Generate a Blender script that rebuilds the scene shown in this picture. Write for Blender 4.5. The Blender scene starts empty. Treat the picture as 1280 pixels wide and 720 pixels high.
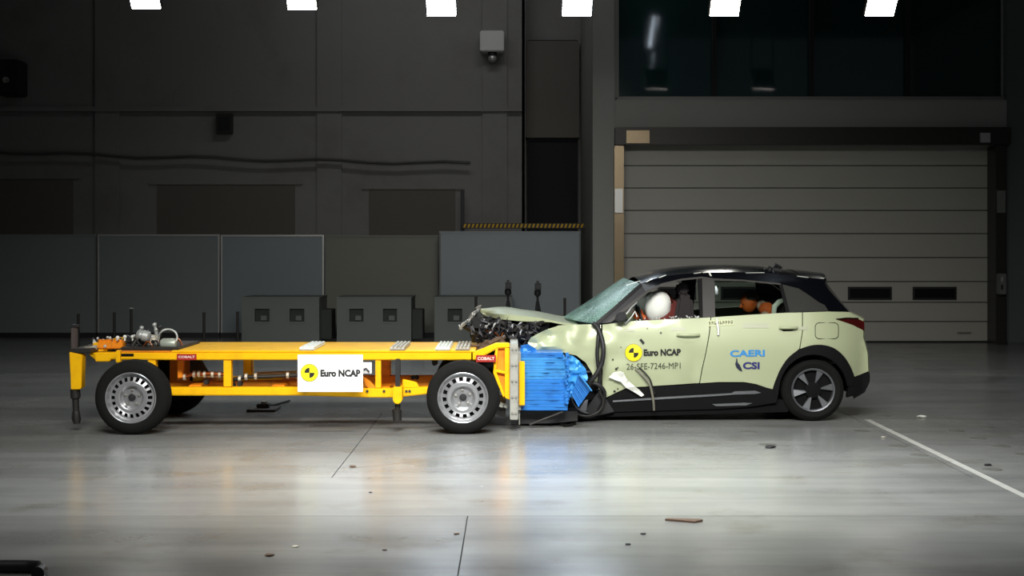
import bpy, bmesh, math, random
from mathutils import Vector, Matrix, noise, geometry

# ---------------------------------------------------------------- camera, world, light, exposure
scene = bpy.context.scene
COL = scene.collection
F, CZ, HY = 1725.0, 1.7, 309.0          # focal length in px, camera height, horizon row


def W(px, py, Y):
    """world point seen at pixel (px, py) when it stands at depth Y"""
    return Vector(((px - 640) * Y / F, Y, CZ - (py - HY) * Y / F))


cam = bpy.data.cameras.new('camera')
cam.sensor_width = 36
cam.lens = F * 36 / 1280
cam.shift_y = -(360 - HY) / 1280
cam.clip_end = 200
camo = bpy.data.objects.new('camera', cam)
COL.objects.link(camo)
camo.location = (0, 0, CZ)
camo.rotation_euler = (math.pi / 2, 0, 0)
scene.camera = camo

world = bpy.data.worlds.new('world')
scene.world = world
world.use_nodes = True
world.node_tree.nodes['Background'].inputs[0].default_value = (0.75, 0.85, 1, 1)
world.node_tree.nodes['Background'].inputs[1].default_value = 0.045

vs = scene.view_settings
vs.view_transform = 'Standard'
vs.look = 'None'
vs.exposure = 0.0
vs.gamma = 1
vs.use_curve_mapping = False


def area(name, loc, target, sx, sy, power, color=(1, 1, 1), spread=180):
    l = bpy.data.lights.new(name, 'AREA')
    l.shape = 'RECTANGLE'
    l.size, l.size_y = sx, sy
    l.energy = power
    l.color = color
    l.spread = math.radians(spread)
    o = bpy.data.objects.new(name, l)
    COL.objects.link(o)
    o.location = loc
    d = Vector(target) - Vector(loc)
    o.rotation_euler = d.to_track_quat('-Z', 'Y').to_euler()
    return o


# the hall's lighting rig over the impact zone, then an added wall wash
area('overhead_light_bank', (0.4, 10.2, 6.8), (0.4, 10.4, 0), 5.0, 1.2, 180, (0.92, 0.97, 1), 62)
area('front_light_bank', (0.0, 5.0, 6.0), (0.1, 12.6, 0.2), 6.2, 1.2, 290, (1, 0.98, 0.93), 75)
area('added_wall_wash', (-0.6, 23.5, 8.7), (-0.6, 28.0, 5.0), 7.0, 0.5, 44, (0.96, 0.95, 1), 140)  # unseen wash added to lift the upper rear wall, imitates lamp glow

# ---------------------------------------------------------------- helpers
random.seed(7)
rnd = random.random


def ru(a, b):
    return a + (b - a) * random.random()


def lin(c):
    return tuple(((v / 255) / 12.92 if v / 255 <= 0.04045 else ((v / 255 + 0.055) / 1.055) ** 2.4) for v in c)


def mat(name, rgb, rough=0.5, metal=0.0, var=0.0, vscale=3.0, bump=0.0, bscale=40.0, coat=0.0, alpha=None,
        emit=0.0, spec=0.5, stain=None, stain_scale=1.2, stain_amt=0.5):
    m = bpy.data.materials.new(name)
    m.use_nodes = True
    nt = m.node_tree
    b = nt.nodes['Principled BSDF']
    c = lin(rgb)
    b.inputs['Base Color'].default_value = (*c, 1)
    b.inputs['Roughness'].default_value = rough
    b.inputs['Metallic'].default_value = metal
    b.inputs['Coat Weight'].default_value = coat
    b.inputs['Coat Roughness'].default_value = 0.06
    b.inputs['Specular IOR Level'].default_value = spec
    tc = nt.nodes.new('ShaderNodeTexCoord')
    last = None
    if var > 0:
        n = nt.nodes.new('ShaderNodeTexNoise')
        n.inputs['Scale'].default_value = vscale
        n.inputs['Detail'].default_value = 6
        nt.links.new(tc.outputs['Object'], n.inputs['Vector'])
        mx = nt.nodes.new('ShaderNodeMix')
        mx.data_type = 'RGBA'
        mx.inputs[6].default_value = tuple(v * (1 - var) for v in c) + (1,)
        mx.inputs[7].default_value = tuple(min(1, v * (1 + var)) for v in c) + (1,)
        nt.links.new(n.outputs['Fac'], mx.inputs[0])
        last = mx.outputs[2]
    if stain is not None:
        n = nt.nodes.new('ShaderNodeTexNoise')
        n.inputs['Scale'].default_value = stain_scale
        n.inputs['Detail'].default_value = 8
        n.inputs['Roughness'].default_value = 0.65
        nt.links.new(tc.outputs['Object'], n.inputs['Vector'])
        r = nt.nodes.new('ShaderNodeValToRGB')
        r.color_ramp.elements[0].position = 0.5
        r.color_ramp.elements[0].color = (0, 0, 0, 1)
        r.color_ramp.elements[1].position = 0.72
        r.color_ramp.elements[1].color = (stain_amt,) * 3 + (1,)
        nt.links.new(n.outputs['Fac'], r.inputs[0])
        mx = nt.nodes.new('ShaderNodeMix')
        mx.data_type = 'RGBA'
        if last is None:
            mx.inputs[6].default_value = (*c, 1)
        else:
            nt.links.new(last, mx.inputs[6])
        mx.inputs[7].default_value = (*lin(stain), 1)
        nt.links.new(r.outputs[0], mx.inputs[0])
        last = mx.outputs[2]
    if last is not None:
        nt.links.new(last, b.inputs['Base Color'])
    if bump > 0:
        n = nt.nodes.new('ShaderNodeTexNoise')
        n.inputs['Scale'].default_value = bscale
        n.inputs['Detail'].default_value = 4
        nt.links.new(tc.outputs['Object'], n.inputs['Vector'])
        bp = nt.nodes.new('ShaderNodeBump')
        bp.inputs['Strength'].default_value = bump
        bp.inputs['Distance'].default_value = 0.01
        nt.links.new(n.outputs['Fac'], bp.inputs['Height'])
        nt.links.new(bp.outputs[0], b.inputs['Normal'])
    if emit > 0:
        b.inputs['Emission Color'].default_value = (*c, 1)
        b.inputs['Emission Strength'].default_value = emit
    if alpha is not None:
        b.inputs['Alpha'].default_value = alpha
    return m


class MB:
    def __init__(s):
        s.v, s.f = [], []

    def add(s, vs_, fs):
        o = len(s.v)
        s.v += [Vector(p) for p in vs_]
        s.f += [tuple(i + o for i in f) for f in fs]
        return s

    def box(s, x0, x1, y0, y1, z0, z1):
        return s.hexa([(x0, y0, z0), (x1, y0, z0), (x1, y1, z0), (x0, y1, z0), (x0, y0, z1), (x1, y0, z1), (x1, y1, z1), (x0, y1, z1)])

    def hexa(s, p):
        return s.add(p, [(0, 3, 2, 1), (4, 5, 6, 7), (0, 1, 5, 4), (1, 2, 6, 5), (2, 3, 7, 6), (3, 0, 4, 7)])

    def obox(s, c, sz, R=None):
        c = Vector(c)
        pts = []
        for z in (-1, 1):
            for x, y in ((-1, -1), (1, -1), (1, 1), (-1, 1)):
                p = Vector((x * sz[0] / 2, y * sz[1] / 2, z * sz[2] / 2))
                pts.append(c + (R @ p if R else p))
        return s.hexa(pts)

    def bar(s, p0, p1, w, h, up=(0, 1, 0)):
        p0, p1 = Vector(p0), Vector(p1)
        d = (p1 - p0)
        L = d.length
        d.normalize()
        u = Vector(up)
        a = d.cross(u)
        if a.length < 1e-4:
            a = d.cross(Vector((1, 0, 0)))
        a.normalize()
        b = a.cross(d)
        R = Matrix((a, b, d)).transposed()
        return s.obox((p0 + p1) / 2, (w, h, L), R)

    def prism(s, poly, y0, y1):
        """poly: list of (x, z); extruded from y0 to y1"""
        n = len(poly)
        vs_ = [(x, y0, z) for x, z in poly] + [(x, y1, z) for x, z in poly]
        fs = [tuple(range(n)), tuple(range(2 * n - 1, n - 1, -1))]
        fs += [(i, i + n, (i + 1) % n + n, (i + 1) % n) for i in range(n)]
        return s.add(vs_, fs)

    def prism_px(s, poly, Ya, Yb):
        return s.prism([(W(x, y, Ya).x, W(x, y, Ya).z) for x, y in poly], Ya, Yb)

    def rect_px(s, x0, y0, x1, y1, Ya, Yb):
        a, b = W(x0, y0, Ya), W(x1, y1, Ya)
        return s.box(min(a.x, b.x), max(a.x, b.x), Ya, Yb, min(a.z, b.z), max(a.z, b.z))

    def tube(s, pts, r, n=8, cap=True):
        pts = [Vector(p) for p in pts]
        m = len(pts)
        rs = r if isinstance(r, (list, tuple)) else [r] * m
        vs_, fs = [], []
        d0 = (pts[1] - pts[0]).normalized()
        a = d0.orthogonal().normalized()
        for i, p in enumerate(pts):
            d = (pts[min(i + 1, m - 1)] - pts[max(i - 1, 0)]).normalized()
            a = (a - d * a.dot(d))
            if a.length < 1e-5:
                a = d.orthogonal()
            a.normalize()
            b = d.cross(a)
            for k in range(n):
                t = 2 * math.pi * k / n
                vs_.append(p + (a * math.cos(t) + b * math.sin(t)) * rs[i])
        for i in range(m - 1):
            for k in range(n):
                k2 = (k + 1) % n
                fs.append((i * n + k, i * n + k2, (i + 1) * n + k2, (i + 1) * n + k))
        if cap:
            fs.append(tuple(range(n - 1, -1, -1)))
            fs.append(tuple(range((m - 1) * n, m * n)))
        return s.add(vs_, fs)

    def cyl(s, p0, p1, r, n=16, r1=None):
        return s.tube([p0, p1], [r, r if r1 is None else r1], n)

    def lathe(s, prof, c, n=48, a0=0, axis='y', closed=False):
        """prof: list of (radius, offset along axis)"""
        c = Vector(c)
        vs_, fs = [], []
        m = len(prof)
        for k in range(n):
            t = a0 + 2 * math.pi * k / n
            for r, o in prof:
                if axis == 'y':
                    vs_.append(c + Vector((r * math.cos(t), o, r * math.sin(t))))
                else:
                    vs_.append(c + Vector((r * math.cos(t), r * math.sin(t), o)))
        for k in range(n):
            k2 = (k + 1) % n
            for i in range(m if closed else m - 1):
                j = (i + 1) % m
                fs.append((k * m + i, k * m + j, k2 * m + j, k2 * m + i))
        return s.add(vs_, fs)

    def sphere(s, c, r, n=12, sc=(1, 1, 1)):
        prof = [(max(1e-4, math.sin(math.pi * i / n)) * r, -math.cos(math.pi * i / n) * r) for i in range(n + 1)]
        t = MB().lathe(prof, (0, 0, 0), n * 2, axis='z')
        return s.add([Vector(c) + Vector((p.x * sc[0], p.y * sc[1], p.z * sc[2])) for p in t.v], t.f)

    def xf(s, M):
        s.v = [M @ p for p in s.v]
        return s

    def rotate(s, c, axis, ang):
        c = Vector(c)
        return s.xf(Matrix.Translation(c) @ Matrix.Rotation(ang, 4, axis) @ Matrix.Translation(-c))

    def build(s, name, m, parent=None, smooth=None, bevel=0, label=None, kind=None):
        org = Vector((0, 0, 0))
        p = parent
        while p is not None:
            org += p.location
            p = p.parent
        me = bpy.data.meshes.new(name)
        me.from_pydata([tuple(v - org) for v in s.v], [], s.f)
        bm = bmesh.new()
        bm.from_mesh(me)
        bmesh.ops.remove_doubles(bm, verts=bm.verts, dist=1e-6)
        bmesh.ops.recalc_face_normals(bm, faces=bm.faces)
        if bevel:
            es = [e for e in bm.edges if len(e.link_faces) == 2 and e.calc_face_angle(0) > 0.6]
            bmesh.ops.bevel(bm, geom=es, offset=bevel, segments=2, affect='EDGES', clamp_overlap=True)
            if smooth is None:
                smooth = 40
        bm.to_mesh(me)
        bm.free()
        if smooth:
            me.shade_smooth()
            me.set_sharp_from_angle(angle=math.radians(smooth))
        me.materials.append(m)
        o = bpy.data.objects.new(name, me)
        COL.objects.link(o)
        if parent is not None:
            o.parent = parent
        if label:
            o['label'] = label
        if kind:
            o['kind'] = kind
        return o


def thing(name, loc, label, cat, group=None, kind=None):
    o = bpy.data.objects.new(name, None)
    o.empty_display_size = 0.1
    COL.objects.link(o)
    o.location = loc
    if label:
        o['label'] = label
    if cat:
        o['category'] = cat
    if group:
        o['group'] = group
    if kind:
        o['kind'] = kind
    return o


def tag(o, label, cat, group=None):
    o['label'] = label
    o['category'] = cat
    if group:
        o['group'] = group
    return o


def structure(o, label=None):
    o['kind'] = 'structure'
    if label:
        o['label'] = label
    return o


def copy_thing(o, delta):
    """a copy of a thing with copies of its parts and sub-parts"""
    def cp(a, parent):
        c = a.copy()
        COL.objects.link(c)
        if parent is not None:
            c.parent = parent
        for ch in list(a.children):
            cp(ch, c)
        return c
    kids = list(o.children)
    c = o.copy()
    COL.objects.link(c)
    for ch in kids:
        cp(ch, c)
    c.location = o.location + Vector(delta)
    return c


def text_mesh(body, bold=0.0):
    cu = bpy.data.curves.new('lettering', 'FONT')
    cu.body = body
    cu.size = 1
    cu.offset = bold
    cu.resolution_u = 3
    o = bpy.data.objects.new('lettering', cu)
    COL.objects.link(o)
    bpy.context.view_layer.update()
    dg = bpy.context.evaluated_depsgraph_get()
    me = bpy.data.meshes.new_from_object(o.evaluated_get(dg))
    vs_ = [v.co.copy() for v in me.vertices]
    fs = [tuple(p.vertices) for p in me.polygons]
    bpy.data.objects.remove(o)
    bpy.data.meshes.remove(me)
    bpy.data.curves.remove(cu)
    x0 = min(v.x for v in vs_)
    x1 = max(v.x for v in vs_)
    y0 = min(v.y for v in vs_)
    y1 = max(v.y for v in vs_)
    return [((v.x - x0) / (x1 - x0), (v.y - y0) / (y1 - y0)) for v in vs_], fs


def print_text(body, rect, mapper, name, m, parent, bold=0.02, label=None, slope=0.0):
    x0, y0, x1, y1 = rect
    vs_, fs = text_mesh(body, bold)
    mb = MB()
    mb.add([mapper(x0 + u * (x1 - x0), y1 + (y0 - y1) * v + slope * u) for u, v in vs_], fs)
    return mb.build(name, m, parent, label=label)


# ---------------------------------------------------------------- materials
M = {}
M['slab'] = None
M['yellow'] = mat('yellow_paint', (252, 188, 2), 0.5, var=0.1, vscale=4, stain=(150, 90, 20), stain_scale=5, stain_amt=0.25, spec=0.25)
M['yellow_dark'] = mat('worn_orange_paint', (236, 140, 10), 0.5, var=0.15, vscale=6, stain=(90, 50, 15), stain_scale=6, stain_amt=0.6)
M['rubber'] = mat('tyre_rubber', (16, 16, 15), 0.9, spec=0.25, var=0.15, vscale=8, bump=0.15, bscale=60)
M['rim'] = mat('silver_wheel_paint', (184, 185, 187), 0.3, 0.75, var=0.08, vscale=10)
M['black'] = mat('black_plastic', (24, 24, 26), 0.55, var=0.15, vscale=10)
M['dark'] = mat('dark_cavity', (11, 11, 12), 0.9, spec=0.2)
M['steel'] = mat('bare_steel', (150, 148, 140), 0.42, 0.7, var=0.2, vscale=12, bump=0.1)
M['grey_plate'] = mat('galvanised_plate', (168, 168, 160), 0.5, 0.35, var=0.2, vscale=9, stain=(90, 85, 75), stain_scale=9)
M['darksteel'] = mat('dark_steel', (52, 50, 48), 0.5, 0.5, var=0.25, vscale=14)
M['white'] = mat('white_board', (245, 245, 245), 0.5, var=0.02)
M['whiteplastic'] = mat('white_plastic', (232, 235, 225), 0.4, var=0.05)
M['emblem'] = mat('emblem_yellow', (245, 226, 20), 0.5)
M['ink'] = mat('black_ink', (22, 22, 24), 0.6)
M['red'] = mat('red_label', (160, 30, 22), 0.5)
M['labelwhite'] = mat('label_lettering', (240, 220, 210), 0.5)
M['copper'] = mat('copper_pipe', (170, 95, 50), 0.35, 0.8, var=0.2, vscale=10)
M['hose'] = mat('braided_hose', (175, 178, 175), 0.45, 0.4)
M['ballast'] = mat('ballast_metal', (190, 184, 168), 0.5, 0.3, var=0.25, vscale=15, stain=(110, 90, 65), stain_scale=14, stain_amt=0.7)
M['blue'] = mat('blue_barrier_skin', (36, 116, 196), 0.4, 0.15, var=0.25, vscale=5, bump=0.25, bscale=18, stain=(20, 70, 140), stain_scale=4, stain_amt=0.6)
M['bluelight'] = mat('light_blue_torn_skin', (52, 138, 206), 0.4, 0.15, var=0.3, vscale=12, bump=0.6, bscale=35)
M['paint'] = mat('pale_green_car_paint', (174, 182, 147), 0.45, 0.05, var=0.03, vscale=2, coat=0.2)
M['paint_dull'] = mat('bent_pale_green_panel', (176, 184, 148), 0.38, 0.05, var=0.05, vscale=5, coat=0.4, bump=0.15, bscale=14)
M['gloss'] = mat('gloss_black_paint', (9, 10, 14), 0.16, spec=0.25)
M['trim'] = mat('black_cladding', (15, 15, 16), 0.8, var=0.1, vscale=20, spec=0.2)
M['pillar'] = mat('grey_black_pillar_film', (66, 64, 62), 0.55, var=0.08, vscale=4, spec=0.25)
M['silvertrim'] = mat('silver_trim', (128, 130, 134), 0.4, 0.7)
M['taillight'] = mat('dark_red_lens', (64, 12, 10), 0.2, coat=0.3)
M['airbag'] = mat('airbag_nylon', (236, 238, 232), 0.8, bump=0.2, bscale=12)
M['seat'] = mat('seat_fabric', (40, 34, 36), 0.85, var=0.2, vscale=20)
M['seatred'] = mat('seat_red_trim', (92, 26, 20), 0.8)
M['dummyskin'] = mat('dummy_vinyl', (205, 98, 40), 0.55, var=0.1, vscale=14)
M['dummycloth'] = mat('dummy_suit', (176, 150, 135), 0.85, var=0.1, vscale=10)
M['dummyorange'] = mat('dummy_orange_vest', (200, 92, 36), 0.8)
M['skyblue'] = mat('light_blue_print', (52, 138, 205), 0.5)
M['navy'] = mat('navy_print', (42, 44, 112), 0.5)
M['wall'] = mat('dark_wall_paint', (128, 127, 123), 0.8, var=0.08, vscale=0.8, stain=(100, 96, 90), stain_scale=0.7, stain_amt=0.5)
M['wallgrey'] = mat('grey_portal_paint', (146, 148, 141), 0.6, var=0.05, vscale=1)
M['wallblue'] = mat('blue_grey_side_wall', (92, 98, 98), 0.7, var=0.05, vscale=1)
M['recess'] = mat('near_black_matte', (30, 31, 33), 0.9)
M['doorpanel'] = mat('sectional_door_sheet', (170, 168, 158), 0.45, var=0.05, vscale=1.5, bump=0.05, bscale=8)
M['board'] = mat('grey_partition_sheet', (118, 126, 126), 0.42, var=0.05, vscale=1.2)
M['board2'] = mat('warm_grey_partition_sheet', (112, 112, 102), 0.5, var=0.05, vscale=1.2)
M['board3'] = mat('blue_grey_partition_sheet', (122, 132, 136), 0.42, var=0.05, vscale=1.2)
M['alu'] = mat('aluminium_edge', (190, 190, 186), 0.35, 0.6)
M['boxgrey'] = mat('painted_steel_box', (104, 109, 104), 0.6, var=0.08, vscale=2)
M['dimsteel'] = mat('polished_guide_steel', (128, 114, 92), 0.3, 0.9, var=0.15, vscale=2)
M['housing'] = mat('dark_guide_housing', (52, 50, 46), 0.4, 0.4)
M['hazard'] = mat('hazard_yellow', (214, 170, 30), 0.6)
M['lamp'] = mat('lamp_face', (255, 252, 244), 0.5, emit=42.0)
M['lampcool'] = mat('cool_lamp_face', (228, 242, 255), 0.5, emit=150.0)
M['paintline'] = mat('white_line_paint', (172, 172, 165), 0.5, var=0.15, vscale=12, stain=(120, 118, 112), stain_scale=9, stain_amt=0.7)
M['brown'] = mat('rusty_scrap', (92, 72, 56), 0.8, var=0.3, vscale=20)
M['bay'] = mat('brown_grey_shutter', (98, 94, 86), 0.8, var=0.06, vscale=1)
M['cableway'] = mat('dark_cable_sheath', (88, 87, 84), 0.8)
M['port'] = mat('port_backing', (58, 63, 59), 0.8)
M['cap'] = mat('dull_anchor_cap', (84, 84, 79), 0.6)
M['bits'] = mat('pale_broken_plastic', (190, 192, 190), 0.45)
M['purple'] = mat('dark_violet_plastic', (28, 26, 32), 0.5, var=0.3, vscale=20)
M['sticker'] = mat('pale_sticker', (172, 176, 150), 0.35)
M['doorglass'] = mat('dark_door_glass', (14, 14, 12), 0.2)
M['apillar'] = mat('dull_pillar_film', (50, 49, 52), 0.6, var=0.15, vscale=12, spec=0.25)
M['apilledge'] = mat('black_windscreen_seal', (15, 15, 17), 0.55, spec=0.25)
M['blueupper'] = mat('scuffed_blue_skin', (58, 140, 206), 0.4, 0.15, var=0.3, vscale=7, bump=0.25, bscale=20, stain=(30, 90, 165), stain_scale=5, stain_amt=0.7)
M['labelgrey'] = mat('light_grey_casing', (205, 205, 198), 0.6)
M['foam'] = mat('black_rubber_hose', (15, 14, 14), 0.5)


def glass(name, tint, mixfac, rough=0.03):
    m = bpy.data.materials.new(name)
    m.use_nodes = True
    nt = m.node_tree
    nt.nodes.remove(nt.nodes['Principled BSDF'])
    out = nt.nodes['Material Output']
    tr = nt.nodes.new('ShaderNodeBsdfTransparent')
    tr.inputs[0].default_value = (*tint, 1)
    gl = nt.nodes.new('ShaderNodeBsdfGlossy')
    gl.inputs['Roughness'].default_value = rough
    mx = nt.nodes.new('ShaderNodeMixShader')
    fr = nt.nodes.new('ShaderNodeFresnel')
    fr.inputs[0].default_value = 1.5
    ad = nt.nodes.new('ShaderNodeMath')
    ad.operation = 'ADD'
    ad.use_clamp = True
    ad.inputs[1].default_value = mixfac
    nt.links.new(fr.outputs[0], ad.inputs[0])
    nt.links.new(ad.outputs[0], mx.inputs[0])
    nt.links.new(tr.outputs[0], mx.inputs[1])
    nt.links.new(gl.outputs[0], mx.inputs[2])
    nt.links.new(mx.outputs[0], out.inputs[0])
    return m


M['glass'] = glass('clear_side_glass', (0.8, 0.85, 0.82), 0.02)
M['tint'] = mat('dark_tinted_glass', (58, 58, 56), 0.12, coat=0.5)
M['hallglass'] = mat('dark_green_hall_glass', (26, 50, 49), 0.05, spec=0.7)


def shattered():
    m = bpy.data.materials.new('shattered_windscreen')
    m.use_nodes = True
    nt = m.node_tree
    b = nt.nodes['Principled BSDF']
    out = nt.nodes['Material Output']
    tc = nt.nodes.new('ShaderNodeTexCoord')
    vo = nt.nodes.new('ShaderNodeTexVoronoi')
    vo.feature = 'DISTANCE_TO_EDGE'
    vo.inputs['Scale'].default_value = 38
    nt.links.new(tc.outputs['Object'], vo.inputs['Vector'])
    r = nt.nodes.new('ShaderNodeValToRGB')
    r.color_ramp.elements[0].color = (*lin((205, 235, 222)), 1)
    r.color_ramp.elements[1].position = 0.08
    r.color_ramp.elements[1].color = (*lin((92, 142, 124)), 1)
    nt.links.new(vo.outputs['Distance'], r.inputs[0])
    nt.links.new(r.outputs[0], b.inputs['Base Color'])
    b.inputs['Roughness'].default_value = 0.38
    n = nt.nodes.new('ShaderNodeTexNoise')
    n.inputs['Scale'].default_value = 5
    n.inputs['Detail'].default_value = 6
    nt.links.new(tc.outputs['Object'], n.inputs['Vector'])
    r2 = nt.nodes.new('ShaderNodeMapRange')
    r2.inputs['From Min'].default_value = 0.3
    r2.inputs['From Max'].default_value = 0.7
    r2.inputs['To Min'].default_value = 0.25
    r2.inputs['To Max'].default_value = 0.68
    nt.links.new(n.outputs['Fac'], r2.inputs['Value'])
    tr = nt.nodes.new('ShaderNodeBsdfTransparent')
    tr.inputs[0].default_value = (0.7, 0.85, 0.8, 1)
    mx = nt.nodes.new('ShaderNodeMixShader')
    nt.links.new(r2.outputs[0], mx.inputs[0])
    nt.links.new(tr.outputs[0], mx.inputs[1])
    nt.links.new(b.outputs[0], mx.inputs[2])
    nt.links.new(mx.outputs[0], out.inputs[0])
    return m


M['shatter'] = shattered()


def floor_material():
    m = bpy.data.materials.new('sealed_concrete')
    m.use_nodes = True
    nt = m.node_tree
    b = nt.nodes['Principled BSDF']
    geo = nt.nodes.new('ShaderNodeNewGeometry')
    oi = nt.nodes.new('ShaderNodeObjectInfo')
    L = nt.links.new

    def nz(scale, detail=8, rough=0.6, stretch=None):
        n = nt.nodes.new('ShaderNodeTexNoise')
        n.inputs['Scale'].default_value = scale
        n.inputs['Detail'].default_value = detail
        n.inputs['Roughness'].default_value = rough
        if stretch:
            mp = nt.nodes.new('ShaderNodeMapping')
            mp.inputs['Scale'].default_value = stretch
            L(geo.outputs['Position'], mp.inputs['Vector'])
            L(mp.outputs[0], n.inputs['Vector'])
        else:
            L(geo.outputs['Position'], n.inputs['Vector'])
        return n.outputs['Fac']

    def ramp(fac, p0, c0, p1, c1):
        r = nt.nodes.new('ShaderNodeValToRGB')
        r.color_ramp.elements[0].position = p0
        r.color_ramp.elements[0].color = (*c0, 1)
        r.color_ramp.elements[1].position = p1
        r.color_ramp.elements[1].color = (*c1, 1)
        L(fac, r.inputs[0])
        return r.outputs[0]

    def mul(a, bb):
        x = nt.nodes.new('ShaderNodeMix')
        x.data_type = 'RGBA'
        x.blend_type = 'MULTIPLY'
        x.inputs[0].default_value = 1
        L(a, x.inputs[6])
        L(bb, x.inputs[7])
        return x.outputs[2]
    base = ramp(nz(0.5), 0.3, lin((122, 123, 121)), 0.7, lin((142, 142, 138)))
    streak = ramp(nz(1.1, 8, 0.6, (0.25, 2.2, 1)), 0.35, (0.74, 0.75, 0.76), 0.6, (1, 1, 1))
    spots = ramp(nz(1.7, 5, 0.55), 0.56, (1, 1, 1), 0.8, (0.7, 0.65, 0.57))
    rv = ramp(oi.outputs['Random'], 0, (0.94, 0.94, 0.94), 1, (1.03, 1.03, 1.03))
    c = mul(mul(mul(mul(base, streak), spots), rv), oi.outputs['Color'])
    L(c, b.inputs['Base Color'])
    rr = nt.nodes.new('ShaderNodeMapRange')
    rr.inputs['To Min'].default_value = 0.13
    rr.inputs['To Max'].default_value = 0.33
    L(nz(1.6, 6, 0.6), rr.inputs['Value'])
    L(rr.outputs[0], b.inputs['Roughness'])
    b.inputs['Specular IOR Level'].default_value = 0.6
    bp = nt.nodes.new('ShaderNodeBump')
    bp.inputs['Strength'].default_value = 0.03
    bp.inputs['Distance'].default_value = 0.01
    L(nz(9, 4), bp.inputs['Height'])
    L(bp.outputs[0], b.inputs['Normal'])
    return m


M['slab'] = floor_material()

# ================================================================ SETTING
XL, XR, YB = -13.0, 14.0, 28.0
floor = structure(MB().box(XL, XR, 1.0, 30, -0.2, -0.015).build('floor', M['recess']), 'grey sealed concrete hall floor')
rows = [(1.0, 5.8, [XL, -6, -2, 2, 6, XR]), (5.8, 8.73, [XL, -8, -4.3, -0.28, 3.9, 8, XR]), (8.73, 10.18, [XL, -6.8, 5.8, XR]),
        (10.18, 14.17, [XL, -6.8, -1.33, 3.4, 8.6, XR]), (14.17, 18.6, [XL, -6.8, 3.4, 8.6, XR]),
        (18.6, 23.2, [XL, -6, 0, 6, XR]), (23.2, 30, [XL, -6, 0, 6, XR])]
g = 0.0035
for (y0, y1, xs), tone in zip(rows, (0.86, 0.93, 1.08, 1.0, 0.94, 0.84, 0.78)):   # tone set per slab row, darker towards front and back
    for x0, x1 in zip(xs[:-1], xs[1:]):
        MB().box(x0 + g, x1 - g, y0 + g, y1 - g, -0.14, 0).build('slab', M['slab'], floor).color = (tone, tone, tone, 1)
MB().box(3.47, 3.53, 5, 13.6, -0.001, 0.002).build('painted_line', M['paintline'], floor, label='white painted guide line')
crk = [W(x, y, CZ * F / (y - HY)) for x, y in ((440, 586), (455, 583.5), (472, 582.4), (496, 579.5), (520, 577), (541, 574.6), (560, 571), (582, 568.6), (600, 565), (626, 561.5), (650, 557))]
MB().tube([Vector((p.x, p.y, -0.003)) for p in crk], 0.005, 6).build('floor_crack', M['brown'], floor, label='thin dark crack across the slab')
for px, py in [(837, 530), (935, 540), (960, 556), (1122, 558), (1149, 569), (1195, 539), (1222, 548), (1252, 558), (1232, 534), (1279, 568), (1077, 539), (1105, 520), (1240, 587)]:
    Y = CZ * F / (py - HY)
    c = W(px, py, Y)
    MB().lathe([(0.0005, 0.004), (0.045, 0.004), (0.075, 0.003), (0.08, -0.001)], (c.x, c.y, 0), 20, axis='z').build('anchor_cap', M['cap'], floor, smooth=40, label='dark round anchor cap')


def grey_rect(name, x0, y0, x1, y1, Ya, Yb, m, parent=None, bevel=0, label=None):
    return MB().rect_px(x0, y0, x1, y1, Ya, Yb).build(name, m, parent, bevel=bevel, label=label)


# back wall, left of the portal
wall = structure(MB().box(XL, 0.26, YB, YB + 0.3, 0, 9).build('wall_back', M['wall']), 'dark rear wall of the hall')
MB().box(0.26, 2.1, YB + 0.6, YB + 0.9, 0, 9).build('recess_wall', M['wall'], wall)
MB().box(0.2, 0.27, YB, YB + 0.6, 0, 9).build('recess_return', M['wall'], wall)
for x0, x1, yl in ((-12.9, -8.75, 224), (-7.35, -4.25, 231), (-3.05, -1.0, 237)):    # shallow closed bays
    z = CZ + (HY - yl) * YB / F
    MB().box(x0, x1, YB - 0.04, YB, z, z + 0.08).build('lintel', M['wall'], wall, bevel=0.01)
    MB().box(x0 + 0.15, x1 - 0.15, YB - 0.015, YB, 0, z).build('bay_shutter', M['bay'], wall)
for x in (-8.2, -3.7, -0.35):
    MB().box(x - 0.25, x + 0.25, YB - 0.05, YB, 0, 9).build('pilaster', M['wall'], wall)
MB().box(XL, 0.2, YB - 0.1, YB, 4.45, 4.55).build('wall_rail', M['wall'], wall)
pts = [W(-20 + 32 * i, 188 + 17 * (i / 20) ** 0.7 + 2.0 * math.sin(i * 1.3), YB - 0.16) for i in range(20)]
MB().tube(pts, 0.03, 6).build('cable_run', M['cableway'], wall, smooth=60)
structure(grey_rect('shade_sheet', 659, 50, 722, 430, 28.4, 28.58, M['recess']), 'tall near-black sheet standing in for dark shading beside the grey portal column')  # dark shading of the alcove painted as a near-black sheet
structure(grey_rect('upper_shade_sheet', 657, 51, 724, 172, 28.3, 28.39, M['bay']), 'dim upper sheet, less dark part of the painted shading')  # upper, less dark part of the same painted shading
# side walls and ceiling (outside the frame)
structure(MB().box(XL - 0.3, XL, 1, 30, 0, 9).build('wall_left', M['wall']), 'dark left wall')
structure(MB().box(XR, XR + 0.3, 1, 30, 0, 9).build('wall_right', M['wall']), 'dark right wall')
structure(MB().box(XL, XR, 1, 30, 9, 9.3).build('ceiling', M['recess']), 'dark ceiling')

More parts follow.
